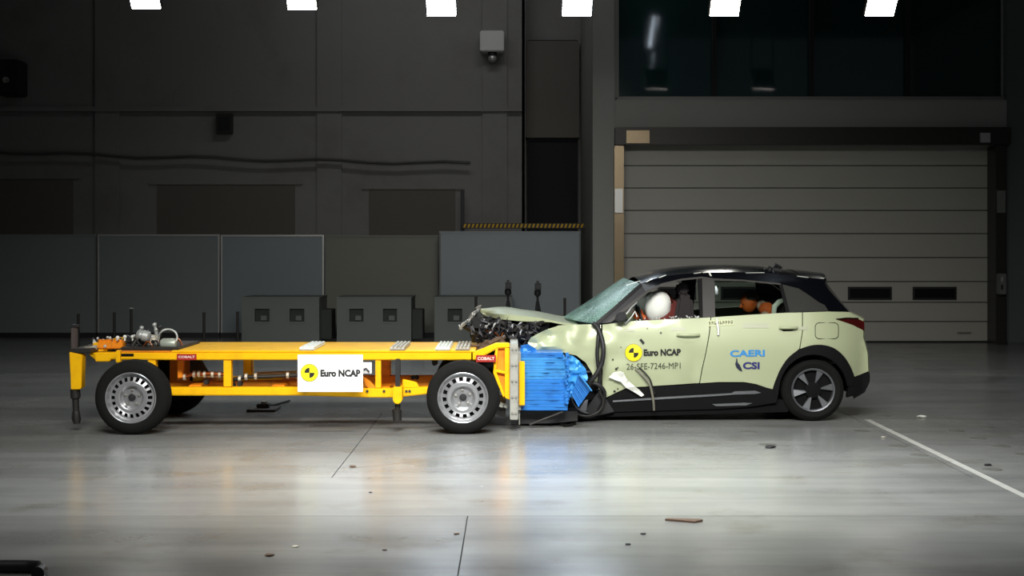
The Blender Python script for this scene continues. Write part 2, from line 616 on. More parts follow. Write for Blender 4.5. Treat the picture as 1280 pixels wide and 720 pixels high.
# portal with the sectional door
YD = 24.6
px_x = lambda px, Y: (px - 640) * Y / F
px_z = lambda py, Y: CZ - (py - HY) * Y / F
structure(MB().box(px_x(741, 24.3), px_x(769, 24.3), 24.3, YB + 0.6, 0, 9).build('trim_1', M['wallgrey'], bevel=0.02), 'grey portal column left of the roll door')
structure(MB().box(px_x(1259, 24.3), XR, 24.3, YB, 0, 9).build('wall_front', M['wallblue'], bevel=0.02), 'blue grey wall right of the roll door')
structure(MB().box(px_x(769, 24.3), px_x(1259, 24.3), 24.3, 24.9, px_z(161, 24.3), px_z(124, 24.3)).build('trim_2', M['wallgrey'], bevel=0.02), 'grey beam between glazing and roll door')
win = structure(MB().box(px_x(771, 24.5), px_x(1257, 24.5), 24.62, 24.66, px_z(122, 24.5), 8.5).build('window_1', M['hallglass']), 'dark green glazing above the roll door')
for x in (771, 893, 1015, 1136, 1256):
    MB().box(px_x(x, 24.5) - 0.035, px_x(x, 24.5) + 0.035, 24.5, 24.6, px_z(123, 24.5), 8.5).build('mullion', M['wallgrey'] if x in (771, 1256) else M['recess'], win)
MB().box(px_x(771, 24.5), px_x(1257, 24.5), 24.45, 24.6, px_z(125, 24.5), px_z(121, 24.5)).build('sill', M['wallgrey'], win)
structure(MB().box(px_x(769, 24.3), px_x(1259, 24.3), 24.3, 25, 8.5, 9).build('trim_3', M['wallgrey']), 'grey head beam above the glazing')

door = structure(MB().box(px_x(776, YD), px_x(1248, YD), YD + 0.04, YD + 0.08, 0, px_z(172, YD)).build('door_1', M['recess']), 'grey sectional roll door')
edges = [172, 207, 235, 263, 292, 322, 352, 378, 402, 428.2]
for i in range(len(edges) - 1):
    z1, z0 = px_z(edges[i], YD) - 0.008, px_z(edges[i + 1], YD) + 0.008
    if i == 8:
        z0 = 0.03
    MB().box(px_x(779, YD), px_x(1244, YD), YD, YD + 0.04, z0, z1).build('door_panel', M['doorpanel'], door, bevel=0.006)
for x0, x1 in ((822, 870), (901, 955), (980, 1035), (1060, 1115), (1141, 1196)):
    w = grey_rect('door_window', x0, 358.5, x1, 375, YD - 0.02, YD - 0.001, M['black'], door, bevel=0.005)
    grey_rect('pane', x0 + 2.5, 361, x1 - 2.5, 372.5, YD - 0.024, YD - 0.0201, M['doorglass'], w)
grey_rect('door_handle', 1197, 415, 1214, 417, YD - 0.03, YD, M['steel'], door)
MB().box(px_x(779, YD), px_x(1244, YD), YD, YD + 0.04, 0.0, 0.028).build('bottom_seal', M['black'], door)
t = structure(MB().box(px_x(769, 24.1), px_x(1263, 24.1), 24.05, 24.28, px_z(181, 24.1), px_z(159, 24.1)).build('trim_4', M['housing'], bevel=0.01), 'dark housing across the top of the roll door')
MB().box(px_x(783, 24.0), px_x(812, 24.0), 24.0, 24.049, px_z(179, 24.0), px_z(163, 24.0)).build('cover_plate', M['dimsteel'], t, label='polished cover plate')
MB().box(px_x(1226, 24.0), px_x(1238, 24.0), 24.0, 24.049, px_z(178, 24.0), px_z(166, 24.0)).build('cover_plate', M['alu'], t)
t = structure(MB().box(px_x(768, 24.1), px_x(780, 24.1), 24.1, 24.55, 0, px_z(182, 24.1)).build('trim_5', M['dimsteel'], bevel=0.01), 'polished steel guide left of the roll door')
MB().box(px_x(768.5, 24.05), px_x(778.5, 24.05), 24.05, 24.099, px_z(266, 24.05), px_z(236, 24.05)).build('cover_plate', M['alu'], t)
t = structure(MB().box(px_x(1245, 24.1), px_x(1258, 24.1), 24.1, 24.55, 0, px_z(182, 24.1)).build('trim_6', M['housing'], bevel=0.01), 'dark guide right of the roll door')
MB().box(px_x(1247, 24.05), px_x(1257, 24.05), 24.05, 24.099, px_z(266, 24.05), px_z(238, 24.05)).build('cover_plate', M['boxgrey'], t)

# ---------------------------------------------------------------- background things
bx = thing('control_box', W(1254, 355, 24.05), 'small grey control box on the dark guide right of the roll door', 'control box')
MB().rect_px(1250, 342, 1258, 368, 23.9, 24.09).build('case', M['boxgrey'], bx, bevel=0.01)
MB().rect_px(1251.5, 346, 1254, 352, 23.885, 23.9).build('button', M['alu'], bx)
MB().rect_px(1251.5, 356, 1254, 362, 23.885, 23.9).build('button', M['black'], bx)
sw = thing('switch_panel', W(279, 154, 27.9), 'small dark square switch panel high on the rear wall', 'switch panel')
MB().rect_px(270, 142, 290, 167, 27.85, 27.999).build('case', M['housing'], sw, bevel=0.01)
MB().rect_px(273, 146, 287, 163, 27.83, 27.85).build('cover', M['recess'], sw)

cb = thing('camera_housing', W(615, 50, 27.8), 'pale grey box with a dome camera beneath on the rear wall', 'camera')
MB().rect_px(600, 38, 630, 64, 27.6, 27.999).build('housing', M['labelgrey'], cb, bevel=0.02)
MB().cyl(W(615.5, 63, 27.75), W(615.5, 69, 27.75), 0.09, 16).build('mount', M['black'], cb, smooth=40)
MB().sphere(W(615.5, 73, 27.75), 0.085, 10).build('dome', M['alu'], cb, smooth=60)

lf = thing('wall_lamp', W(7, 95, 27.6), 'black lamp head with a small bright reflector at left edge of rear wall', 'lamp')
MB().rect_px(-6, 74, 22, 118, 27.4, 27.99).build('housing', M['recess'], lf, bevel=0.03)
MB().lathe([(0.01, 0), (0.04, -0.03), (0.05, -0.06), (0.06, -0.06), (0.06, 0.02)], W(8, 100, 27.4), 20).build('reflector', M['alu'], lf, smooth=40)

# floodlights
lamps = [(183, 11, 'first floodlight from the left, white rectangular'), (378, 12, 'second floodlight from the left, white rectangular'),
         (552, 20, 'third floodlight from the left, left of the wall camera housing'), (721, 20, 'floodlight just left of the grey portal column'),
         (905, 20, 'floodlight before the glazing, left of the two there'), (1099, 20, 'rightmost floodlight before the green glazing')]
for px, py, lab in lamps:
    Y = 20.0
    b = W(px, py, Y)
    fl = thing('floodlight', b, lab, 'floodlight', 'floodlights hung before the rear wall')
    s2 = math.sqrt(0.5)
    ux, uy, uz = Vector((1, 0, 0)), Vector((0, -s2, s2)), Vector((0, s2, s2))
    R = Matrix((ux, uy, uz)).transposed()
    wd = 0.41
    c = b + uy * 0.28
    MB().obox(c + uz * 0.06, (wd + 0.04, 0.6, 0.1), R).build('lamp_body', M['housing'], fl, bevel=0.01)
    MB().obox(c + uz * 0.002, (wd, 0.55, 0.012), R).build('lamp_face', M['lampcool'] if px in (552, 721) else M['lamp'], fl)
    for k in range(5):
        MB().obox(c + uz * 0.13 + uy * (-0.2 + 0.1 * k), (wd * 0.9, 0.02, 0.04), R).build('fin', M['housing'], fl)
    top = c + uz * 0.1
    for sx in (-1, 1):
        MB().bar(top + ux * sx * 0.23, Vector((top.x + sx * 0.23, top.y + 0.05, 9)), 0.03, 0.02).build('hanger', M['housing'], fl)

# added tilted strip light, out of view, makes the streak in the glazing
sl = thing('added_strip_light', (3.85, 12.0, 7.93), 'added unseen tilted strip light, mirrored in the green glazing above the roll door', 'lamp')
MB().cyl((3.88, 12.0, 7.93), (3.75, 12.0, 7.1), 0.07, 12).build('tube', mat('strip_glow', (225, 240, 255), 0.5, emit=14), sl, smooth=40)
MB().cyl((3.79, 12.0, 6.95), (3.70, 12.0, 6.35), 0.05, 12).build('tube', mat('dim_strip_glow', (215, 235, 250), 0.5, emit=5), sl, smooth=40)
MB().cyl((3.90, 12.12, 8.1), (3.67, 12.12, 6.25), 0.04, 10).cyl((3.90, 12.12, 8.05), (3.90, 12.12, 9.0), 0.02, 8).box(3.8, 3.9, 12.0, 12.12, 7.5, 7.54).box(3.7, 3.8, 12.0, 12.12, 6.6, 6.64).build('holder', M['housing'], sl)

# partitions
YP = 26.0
parts = [(-30, 120.5, 293, M['board'], 'leftmost dark grey partition sheet along the rear wall', YP),
         (122, 274.5, 293, M['board'], 'second grey partition sheet from the left, behind the trolley tail', YP),
         (276, 405, 293.5, M['board3'], 'lighter blue grey partition sheet with bright top edge', YP),
         (406, 548, 294, M['board2'], 'warm grey partition sheet left of the tallest one', YP),
         (549, 726, 289, M['board3'], 'tallest blue grey partition sheet behind the crushed bonnet', YP - 0.9)]
for i, (x0, x1, yt, m, lab, Y) in enumerate(parts):
    a, b = px_x(x0, Y), px_x(x1, Y)
    zt = px_z(yt, Y)
    pn = thing('partition_panel', ((a + b) / 2, Y, 0), lab, 'partition', 'grey partition sheets along the rear wall')
    MB().box(a + 0.03, b - 0.03, Y, Y + 0.04, 0.09, zt - 0.03).build('sheet', m, pn)
    MB().box(a, b, Y - 0.015, Y + 0.055, zt - 0.03, zt).build('top_rail', M['alu'] if i in (1, 2) else m, pn, bevel=0.004)
    for x in (a, b - 0.03):
        MB().box(x, x + 0.03, Y - 0.015, Y + 0.055, 0.09, zt - 0.031).build('side_post', M['alu'] if (i in (1, 2)) else M['boxgrey'], pn, bevel=0.004)
    MB().box(a, b, Y - 0.02, Y + 0.06, 0.0, 0.089).build('kick_base', M['black'], pn, bevel=0.004)
    for x in (a + 0.15, b - 0.25):
        MB().box(x, x + 0.08, Y - 0.25 + 0.31, Y + 0.45, 0.0, 0.05).build('foot', M['black'], pn, bevel=0.005)

# steel boxes
YX = 23.8
for x0, x1, m, lab in ((302, 399, M['boxgrey'], 'dark grey steel box left of the sign, two square ports'),
                       (421, 514, M['boxgrey'], 'middle dark grey steel box with two square ports'),
                       (543, 640, M['boxgrey'], 'dark grey steel box behind the wrecked car front')):
    a, b = px_x(x0, YX), px_x(x1, YX)
    zt = px_z(373, YX)
    bxo = thing('steel_box', ((a + b) / 2, YX, 0), lab, 'steel box', 'dark steel boxes before the partitions')
    ws = px_x(19, 640) * 0
    # front sheet with two real openings
    h0, h1 = px_z(402, YX), px_z(386, YX)
    hx = []
    for f0, f1 in ((0.17, 0.36), (0.62, 0.81)):
        hx.append((a + (b - a) * f0, a + (b - a) * f1))
    xs = [a, hx[0][0], hx[0][1], hx[1][0], hx[1][1], b]
    mb = MB()
    mb.box(a, b, YX, YX + 0.03, 0.06, h0).box(a, b, YX, YX + 0.03, h1, zt)
    for k in (0, 2, 4):
        mb.box(xs[k], xs[k + 1], YX, YX + 0.03, h0, h1)
    mb.build('front_sheet', m, bxo)
    MB().box(a, a + 0.03, YX + 0.031, YX + 1.0, 0.06, zt).box(b - 0.03, b, YX + 0.031, YX + 1.0, 0.06, zt).box(a + 0.03, b - 0.03, YX + 0.97, YX + 1.0, 0.06, zt).build('side_sheet', m, bxo)
    MB().box(a - 0.01, b + 0.01, YX - 0.01, YX + 1.01, zt, zt + 0.025).build('lid', m, bxo, bevel=0.005)
    MB().box(a + 0.05, b - 0.05, YX + 0.05, YX + 0.95, 0, 0.06).build('base', M['black'], bxo)
    for u0, u1 in hx:
        pf = MB()
        pf.box(u0 - 0.03, u1 + 0.03, YX - 0.012, YX, h0 - 0.03, h0).box(u0 - 0.03, u1 + 0.03, YX - 0.012, YX, h1, h1 + 0.03)
        pf.box(u0 - 0.03, u0, YX - 0.012, YX, h0, h1).box(u1, u1 + 0.03, YX - 0.012, YX, h0, h1)
        p = pf.build('port_frame', m, bxo)
        MB().box(u0, u1, YX + 0.06, YX + 0.08, h0, h1).build('port_back', M['port'], p)
        MB().box(u0 + 0.1, u0 + 0.2, YX + 0.02, YX + 0.05, h0 + 0.02, h0 + 0.1).build('latch', M['boxgrey'], p)
    MB().box(b, b + 0.18, YX + 0.25, YX + 0.8, 0.1, zt * 0.75).build('side_duct', M['port'], bxo, bevel=0.01)

# stanchions
for i, (px, yt, lab) in enumerate(((98, 394, 'short dark floor post furthest left behind trolley tail'), (143, 392, 'dark floor post left of the capped one'),
                      (164, 386, 'taller dark floor post with a pale flat cap'), (255, 392, 'dark floor post right of the hose loop'),
                      (297, 391, 'dark floor post beside the left steel box'), (595, 372, 'thin dark floor post behind the torn bumper beam'),
                      (706, 374, 'thin dark floor post left of the windscreen'))):
    Y = 22.5
    b = W(px, 0, Y)
    st = thing('floor_post', (b.x, Y, 0), lab, 'post', 'short dark floor posts')
    zt = px_z(yt, Y)
    MB().cyl((b.x, Y, 0.015), (b.x, Y, zt), 0.022, 10).build('pole', M['housing'], st, smooth=40)
    MB().lathe([(0.001, 0.03), (0.03, 0.03), (0.11, 0.012), (0.12, 0.0)], (b.x, Y, 0), 20, axis='z').build('foot', M['housing'], st, smooth=40)
    MB().cyl((b.x, Y, zt), (b.x, Y, zt + 0.02), 0.05 if i == 2 else 0.025, 12).build('cap', M['alu'] if i == 2 else M['housing'], st, smooth=40)

# tripods
for px, yt, lab in ((635, 350, 'black camera tripod in front of tallest partition, nearer the torn bumper beam'), (672, 351, 'black camera tripod in front of tallest partition, nearer the windscreen')):
    Y = 22.0
    b = W(px, 0, Y)
    tp = thing('camera_tripod', (b.x, Y, 0), lab, 'tripod', 'camera tripods')
    zt = px_z(yt, Y)
    MB().box(b.x - 0.045, b.x + 0.055, Y - 0.1, Y + 0.1, zt - 0.15, zt - 0.04).cyl((b.x + 0.005, Y - 0.16, zt - 0.095), (b.x + 0.005, Y - 0.1, zt - 0.095), 0.04, 12).build('camera_body', M['black'], tp)
    MB().box(b.x - 0.02, b.x + 0.02, Y - 0.08, Y + 0.06, zt - 0.035, zt).build('handle', M['black'], tp)
    MB().lathe([(0.001, 0), (0.05, 0), (0.055, -0.06), (0.03, -0.1), (0.001, -0.1)], (b.x, Y, zt - 0.15), 12, axis='z').build('head', M['black'], tp, smooth=40)
    MB().cyl((b.x, Y, zt - 0.65), (b.x, Y, zt - 0.2), 0.018, 8).build('centre_column', M['black'], tp, smooth=40)
    for k in range(3):
        t_ = math.radians(90 + 120 * k + 15)
        MB().tube([(b.x, Y, zt - 0.33), (b.x + 0.17 * math.cos(t_), Y + 0.17 * math.sin(t_), 0.01)], [0.025, 0.014], 8).build('leg', M['black'], tp, smooth=40)

# hazard barrier beam
hb = thing('hazard_beam', (0.25, 27.0, 0), 'yellow and black striped beam on dark posts above tallest partition', 'barrier beam')
MB().rect_px(577, 279, 737, 285.5, 27.0, 27.08).build('beam', M['black'], hb)
mb = MB()
for k in range(31):
    x = 579 + k * 5.05
    mb.prism_px([(x, 284.6), (x + 2.6, 284.6), (x + 4.2, 279.8), (x + 1.6, 279.8)], 26.985, 26.999)
mb.build('stripe', M['hazard'], hb, kind='stuff', label='row of slanted yellow stripes')
for px in (578, 735):
    MB().rect_px(px - 2.5, 237 if px < 600 else 279, px + 2.5, 417.6, 27.081, 27.14).build('post', M['black'], hb)

# ================================================================ TROLLEY
TY = 12.78                     # near rail, outer face
tr = thing('crash_trolley', (-2.0, 13.35, 0), 'long yellow barrier trolley on four silver wheels carrying a white sign', 'trolley')


def TP(px, py, Y=TY):
    return W(px, py, Y)


def tbox(name, x0, y0, x1, y1, Ya=TY, Yb=TY + 0.12, m=None, bevel=0.008, label=None, parent=None):
    return MB().rect_px(x0, y0, x1, y1, Ya, Yb).build(name, m or M['yellow'], parent or tr, bevel=bevel, label=label)


def tprism(name, poly, Ya=TY, Yb=TY + 0.12, m=None, bevel=0.006, label=None, parent=None):
    return MB().prism_px(poly, Ya, Yb).build(name, m or M['yellow'], parent or tr, bevel=bevel, label=label)


FY = 13.83                     # far rail, near face
for Ya, mm in ((TY, M['yellow']), (FY, M['yellow'])):
    dx = 0 if Ya == TY else 0
    def at(x, y, Ya=Ya):
        p = W(x, y, TY)
        return (p.x, p.z)
    for nm, poly in (('upper_rail', [(150, 440.5), (592, 440.5), (592, 450), (225, 450), (150, 449.5)]),
                     ('front_strut', [(588, 441), (600, 437.5), (620, 429), (637, 429), (637, 435), (622, 435.5), (596, 450), (588, 450)]),
                     ('lower_rail', [(208, 484.5), (372, 484.5), (460, 485.5), (494, 486), (536, 484), (536, 492.5), (494, 497), (462, 497), (372, 494.5), (208, 494.5)])):
        MB().prism([at(*q) for q in poly], Ya, Ya + 0.12).build(nm, mm, tr, bevel=0.008)
    for x0, x1 in ((184, 194), (279, 288.5)):
        MB().prism([at(x0, 450), at(x1, 450), at(x1, 484), at(x0, 484)], Ya + 0.01, Ya + 0.1).build('post', mm, tr, bevel=0.006)
    for x0, x1 in ((469, 476),):
        MB().prism([at(x0, 450), at(x1, 450), at(x1, 485.5), at(x0, 485.5)], Ya + 0.01, Ya + 0.08).build('post', mm, tr, bevel=0.006)
dz = TP(0, 440.5).z
MB().box(TP(214, 0).x, TP(594, 0).x, TY, FY + 0.12, dz, dz + 0.016).build('deck_plate', M['yellow'], tr, bevel=0.004)
MB().box(TP(150, 0).x, TP(213.5, 0).x, TY, FY + 0.12, dz, dz + 0.012).build('deck_plate', M['yellow_dark'], tr, bevel=0.004)
# cross members between rails
for x, y in ((232, 445), (330, 445), (430, 445), (530, 445), (240, 489), (345, 489), (478, 491), (160, 446)):
    p = TP(x, y)
    MB().box(p.x - 0.06, p.x + 0.06, TY + 0.12, FY, p.z - 0.045, p.z + 0.045).build('cross_member', M['yellow_dark'], tr, bevel=0.006)
# inner longitudinal beams and posts seen through the side
MB().prism_px([(212, 478), (372, 476), (372, 483), (212, 483)], 13.2, 13.32).build('inner_beam', M['yellow_dark'], tr, bevel=0.006)
MB().rect_px(372, 470, 560, 484, 13.2, 13.32).build('inner_beam', M['yellow_dark'], tr, bevel=0.006)
MB().rect_px(304, 450, 314, 470, 13.2, 13.3).build('inner_post', M['yellow'], tr, bevel=0.006)
MB().rect_px(477, 446, 487, 470, 13.2, 13.3).build('inner_post', M['yellow_dark'], tr, bevel=0.006)
MB().rect_px(212, 447, 236, 478, 13.45, 13.5).build('inner_plate', M['yellow_dark'], tr, bevel=0.004)
MB().prism_px([(238, 449), (250, 449), (262, 470), (238, 470)], 13.3, 13.36).build('brake_bracket', M['darksteel'], tr)
MB().prism_px([(221, 450), (229, 450), (228, 472), (222, 473)], 12.95, 13.02).build('brake_lever', M['yellow_dark'], tr, bevel=0.006)
# pipes with fittings
def tpipe(name, pts, r, Y, m, n=10, label=None):
    return MB().tube([W(x, y, Y) for x, y in pts], r, n).build(name, m, tr, smooth=50, label=label)


tpipe('pipe', [(222, 474), (240, 468), (262, 467), (290, 468.5)], 0.018, 13.0, M['copper'])
tpipe('pipe', [(288, 476), (306, 471), (330, 471), (372, 469)], 0.018, 13.0, M['darksteel'])
tpipe('pipe', [(320, 468), (372, 466)], 0.022, 13.15, M['hose'])
mb = MB()
for x, y in ((231, 471), (243, 468), (249, 467.5), (256, 468), (266, 468), (275, 468.5), (300, 474), (308, 471), (320, 470.5), (360, 469)):
    mb.cyl(W(x - 1.6, y, 13.0), W(x + 1.6, y, 13.0), 0.034, 8)
mb.build('fitting', M['ballast'], tr, smooth=40, kind='stuff', label='row of pipe fittings')
for x, y in ((290, 482), (299, 480), (257, 478)):
    MB().lathe([(0.001, 0), (0.022, 0), (0.026, 0.02), (0.026, 0.06)], W(x, y, 12.9), 12).build('plug', M['black'], tr, smooth=40)

# tail frame
tbox('tail_plate', 86.5, 436, 113, 441.5, 12.72, 13.98, M['darksteel'])
tprism('tail_rail', [(112, 441), (150, 440.5), (150, 449), (138, 449), (137, 452), (119, 452), (119, 444), (112, 444)], 12.85, 12.97)
tprism('tail_rail', [(112, 441), (150, 440.5), (150, 449), (119, 450), (112, 444)], FY, FY + 0.1)
tbox('tail_bracket', 144.5, 438, 150, 453.5, 12.74, 12.83)
tbox('tail_slot', 147, 442, 167, 445.5, TY - 0.004, TY + 0.004, M['dark'], bevel=0)
MB().box(TP(108, 0).x, TP(126, 0).x, 12.97, FY, 0.72, 0.8).build('cross_member', M['yellow'], tr, bevel=0.006)
# tail jack
jk = tprism('jack_housing', [(86.5, 440), (102.5, 444), (101.5, 484), (99.5, 487), (88.5, 487), (88, 470)], 12.7, 12.82)
MB().tube([TP(94, 487, 12.76), TP(94.5, 497, 12.76), TP(94.5, 499, 12.76), TP(95, 514, 12.76)], [0.045, 0.045, 0.03, 0.03], 12).build('jack_leg', M['darksteel'], jk, smooth=40)
MB().tube([TP(95, 514, 12.76), TP(95.5, 524, 12.76), TP(96, 529.5, 12.76)], [0.034, 0.045, 0.03], 8).build('jack_foot', M['darksteel'], jk, smooth=40)
MB().rect_px(88.5, 408, 95, 437, 12.74, 12.8).build('jack_column', mat('brown_grey_column', (70, 60, 56), 0.6), jk, bevel=0.006)
MB().rect_px(88, 406, 96.5, 409, 12.73, 12.81).build('cap', M['black'], jk)
MB().tube([TP(104, 437, 12.9), TP(112, 435.5, 12.9), TP(121, 434, 12.9)], 0.022, 8).build('tow_pin', M['ballast'], tr, smooth=40)

# valve block and equipment on the tail
vb = tbox('valve_block', 122, 427, 153, 436, 12.95, 13.3, M['yellow_dark'])
for k in range(6):
    x = 125 + k * 5
    MB().tube([W(x, 428, 13.0), W(x + 0.5, 424.5, 13.0)], [0.02, 0.024], 8).build('valve_cap', M['yellow_dark'], vb, smooth=40)
for x, y in ((118, 428.5), (129, 426), (147, 422), (156, 421), (166, 421)):
    MB().tube([W(x, y + 5, 13.05), W(x, y + 1, 13.05)], 0.01, 6).sphere(W(x, y, 13.05), 0.018, 6).build('terminal', M['whiteplastic'], vb, smooth=50)
mb = MB()
for k in range(22):
    c = W(ru(154, 182), ru(424, 434), ru(12.95, 13.4))
    mb.obox(c, (ru(0.03, 0.1), ru(0.04, 0.1), ru(0.02, 0.08)), Matrix.Rotation(ru(0, 3), 3, 'Y'))
mb.build('relay', M['black'], tr, kind='stuff', label='black relays and connectors')
mb = MB()
random.seed(31)
for k in range(60):
    x = ru(116, 204)
    c = W(x, ru(418, 426) + abs(x - 182) * 0.1, ru(12.95, 13.5))
    mb.tube([c + Vector((ru(-.04, .04), ru(-.04, .04), -0.07)), c, c + Vector((ru(-.04, .04), 0, ru(0, .03)))], ru(0.005, 0.013), 5)
mb.build('connector', M['darksteel'], tr, kind='stuff', label='cluster of leads and connectors')
mb = MB()
for k in range(26):
    x = ru(114, 206)
    c = W(x, ru(417, 430) + abs(x - 182) * 0.08, ru(12.9, 13.3))
    mb.sphere(c, ru(0.008, 0.016), 5)
mb.build('connector_tip', M['bits'], tr, kind='stuff', label='pale connector tips')
mb = MB()
for k in range(3):
    mb.obox(W(160 + 6 * k, 432, 13), (0.03, 0.05, 0.03))
mb.build('relay', M['black'], tr, kind='stuff', label='black relays and connectors')
tbox('equipment_tray', 150, 434, 223, 438, 12.85, 13.75, M['darksteel'])
MB().lathe([(0.001, 0), (0.04, 0.01), (0.062, 0.04), (0.066, 0.1), (0.06, 0.16), (0.04, 0.18), (0.001, 0.185)], (0, 0, 0), 24).rotate((0, 0, 0), 'Z', math.pi / 2).xf(Matrix.Translation(W(199, 426.5, 13.1))).build('air_cylinder', M['ballast'], tr, smooth=40)
MB().lathe([(0.001, 0), (0.045, 0.01), (0.055, 0.02), (0.055, 0.07), (0.04, 0.08), (0.04, 0.1), (0.055, 0.11), (0.04, 0.13), (0.001, 0.135)], (0, 0, 0), 24).rotate((0, 0, 0), 'Z', math.pi / 2).rotate((0, 0, 0), 'Y', 0.25).xf(Matrix.Translation(W(188, 422, 12.98))).build('air_cylinder', M['hose'], tr, smooth=40)
MB().lathe([(0.001, 0), (0.045, 0.01), (0.05, 0.03), (0.05, 0.13), (0.035, 0.15), (0.001, 0.15)], (0, 0, 0), 24).rotate((0, 0, 0), 'Z', math.pi / 2).xf(Matrix.Translation(W(221, 429.5, 13.0))).build('air_cylinder', mat('grey_green_tank', (170, 178, 164), 0.4, 0.3), tr, smooth=40)
hp = [W(210 + 11.5 * math.cos(t), 421.5 - 10 * math.sin(t), 13.0 + 0.02 * math.sin(t * 2)) for t in [math.radians(a) for a in range(-50, 200, 12)]]
MB().tube(hp, 0.01, 8).build('hose_loop', M['hose'], tr, smooth=60)
for x, y, m in ((177, 410, 'hose'), (193, 406, 'hose'), (185, 413, 'black'), (199, 409, 'darksteel'), (181, 416, 'darksteel'), (195, 412, 'hose')):
    MB().tube([W(x + 2, y + 12, 13.1), W(x + 1, y + 4, 13.1), W(x, y, 13.1)], 0.012, 6).sphere(W(x, y, 13.1), 0.022, 6).build('sensor_lead', M[m], tr, smooth=50)
for k in range(5):
    x = 178 + k * 9
    cp = [W(x + 14 * u, 436 - 9 * math.sin(math.pi * u) - k, 12.92 + 0.05 * k) for u in [i / 8 for i in range(9)]]
    MB().tube(cp, 0.009, 6).build('cable', M['black'] if k % 2 else M['copper'], tr, smooth=60)

# red warning labels
for x0, y0, x1, y1 in ((221, 442.5, 245.5, 450), (595, 444, 620, 452.5)):
    o = tbox('warning_label', x0, y0, x1, y1, TY - 0.035, TY - 0.03, M['red'], bevel=0)
    MB().rect_px(x0 + 1, y0, x0 + 3, y1, TY - 0.0299, TY).rect_px(x1 - 3, y0, x1 - 1, y1, TY - 0.0299, TY).build('label_clip', M['red'], o)
    print_text('COBALT', (x0 + 2, y0 + 2.2, x1 - 2, y1 - 2.4), lambda x, y: W(x, y, TY - 0.0365), 'lettering', M['labelwhite'], o, 0.02)

# the sign
YS = 12.55
sg = tbox('sign_board', 372, 443.5, 453.5, 490, YS, YS + 0.02, M['white'], bevel=0.003, label='white sign board')
MB().rect_px(376, 446, 380, 486, YS + 0.0205, TY).rect_px(444, 446, 448, 486, YS + 0.0205, TY).build('sign_mount', M['darksteel'], sg)


def disc_px(cx, cy, r, mapper, a0=0, a1=360, n=32):
    pts_ = [mapper(cx, cy)]
    m_ = int(n * (a1 - a0) / 360)
    for i in range(m_ + 1):
        t_ = math.radians(a0 + (a1 - a0) * i / m_)
        pts_.append(mapper(cx + r * math.cos(t_), cy - r * math.sin(t_)))
    return MB().add(pts_, [(0, i + 1, i + 2) for i in range(m_)])


def emblem(cx, cy, r, mapper, parent):
    disc_px(cx, cy, r, lambda x, y: mapper(x, y, 0.001)).build('emblem_border', mat('emblem_edge', (150, 140, 40), 0.5), parent)
    e = disc_px(cx, cy, r * 0.94, lambda x, y: mapper(x, y, 0.002)).build('emblem_disc', M['emblem'], parent, label='round yellow and black target emblem')
    mb_ = MB()
    for a in (90, 270):
        d = disc_px(cx, cy, r * 0.56, lambda x, y: mapper(x, y, 0.003), a, a + 90)
        d.v = d.v
        mb_.add(d.v, d.f)
    mb_.build('target_quadrant', M['ink'], parent)


signmap = lambda x, y, o=0.002: W(x, y, YS - 0.001 - o)
emblem(386.8, 466, 11.2, signmap, sg)
print_text('Euro NCAP', (400.5, 462, 450.5, 471), signmap, 'lettering', M['ink'], sg, 0.052)
tbox('white_tab', 453, 453, 464.5, 467, TY - 0.02, TY - 0.005, M['white'], bevel=0.002)
MB().tube([W(455, 462, TY - 0.03), W(457.5, 460.5, TY - 0.04), W(461.5, 465, TY - 0.03)], 0.008, 6).build('hook', M['black'], tr, smooth=60)

# centre jack
cj = tprism('jack_bracket', [(491, 484), (502.5, 484), (502.5, 501), (499, 505), (494, 505), (491, 501)], 12.62, 12.78)
MB().rect_px(494, 449, 499.8, 484, 12.66, 12.74).build('jack_column', M['black'], cj, bevel=0.006)
MB().tube([W(497, 505, 12.7), W(497, 511, 12.7), W(496, 512, 12.7), W(496.5, 526, 12.7)], [0.025, 0.025, 0.045, 0.04], 10).build('jack_leg', M['darksteel'], cj, smooth=40)
tprism('side_gusset', [(453, 470), (462, 476), (470, 485), (462, 488), (456, 480)], TY + 0.02, TY + 0.06, M['yellow_dark'])
tprism('side_gusset', [(503, 474), (521, 478), (524, 485), (503, 485)], TY + 0.02, TY + 0.06)
for x in (516, 521):
    MB().lathe([(0.001, 0), (0.02, 0), (0.024, 0.02)], W(x, 472, 13.19), 10).build('plug', M['black'], tr, smooth=40)
# bolts under lower rail
for x in (459, 480, 508, 512):
    MB().cyl(W(x, 489, TY - 0.012), W(x, 489, TY), 0.013, 8).build('bolt', M['darksteel'], tr)
tbox('belt_pad', 540, 449, 546, 457, 12.9, 13.1, M['black'])

# ballast blocks lying on the deck
for i, (xa, xb, m) in enumerate(((374, 393, 'whiteplastic'), (487, 506, 'ballast'), (544, 562.5, 'whiteplastic'), (569, 587, 'ballast'))):
    a_, b_ = TP(xa, 0).x, TP(xb, 0).x
    nb = 4
    bk = MB().box(a_, b_, TY + 0.0, TY + 0.75, dz + 0.0165, dz + 0.035).build('ballast_block', M[m], tr, bevel=0.006)
    for k in range(nb):
        xq = a_ + (b_ - a_) * (k + 0.5) / nb
        MB().tube([(xq, TY - 0.01, dz + 0.04), (xq, TY + 0.76, dz + 0.04)], (b_ - a_) / nb * 0.42, 10).build('ballast_ridge', M[m], bk, smooth=50)

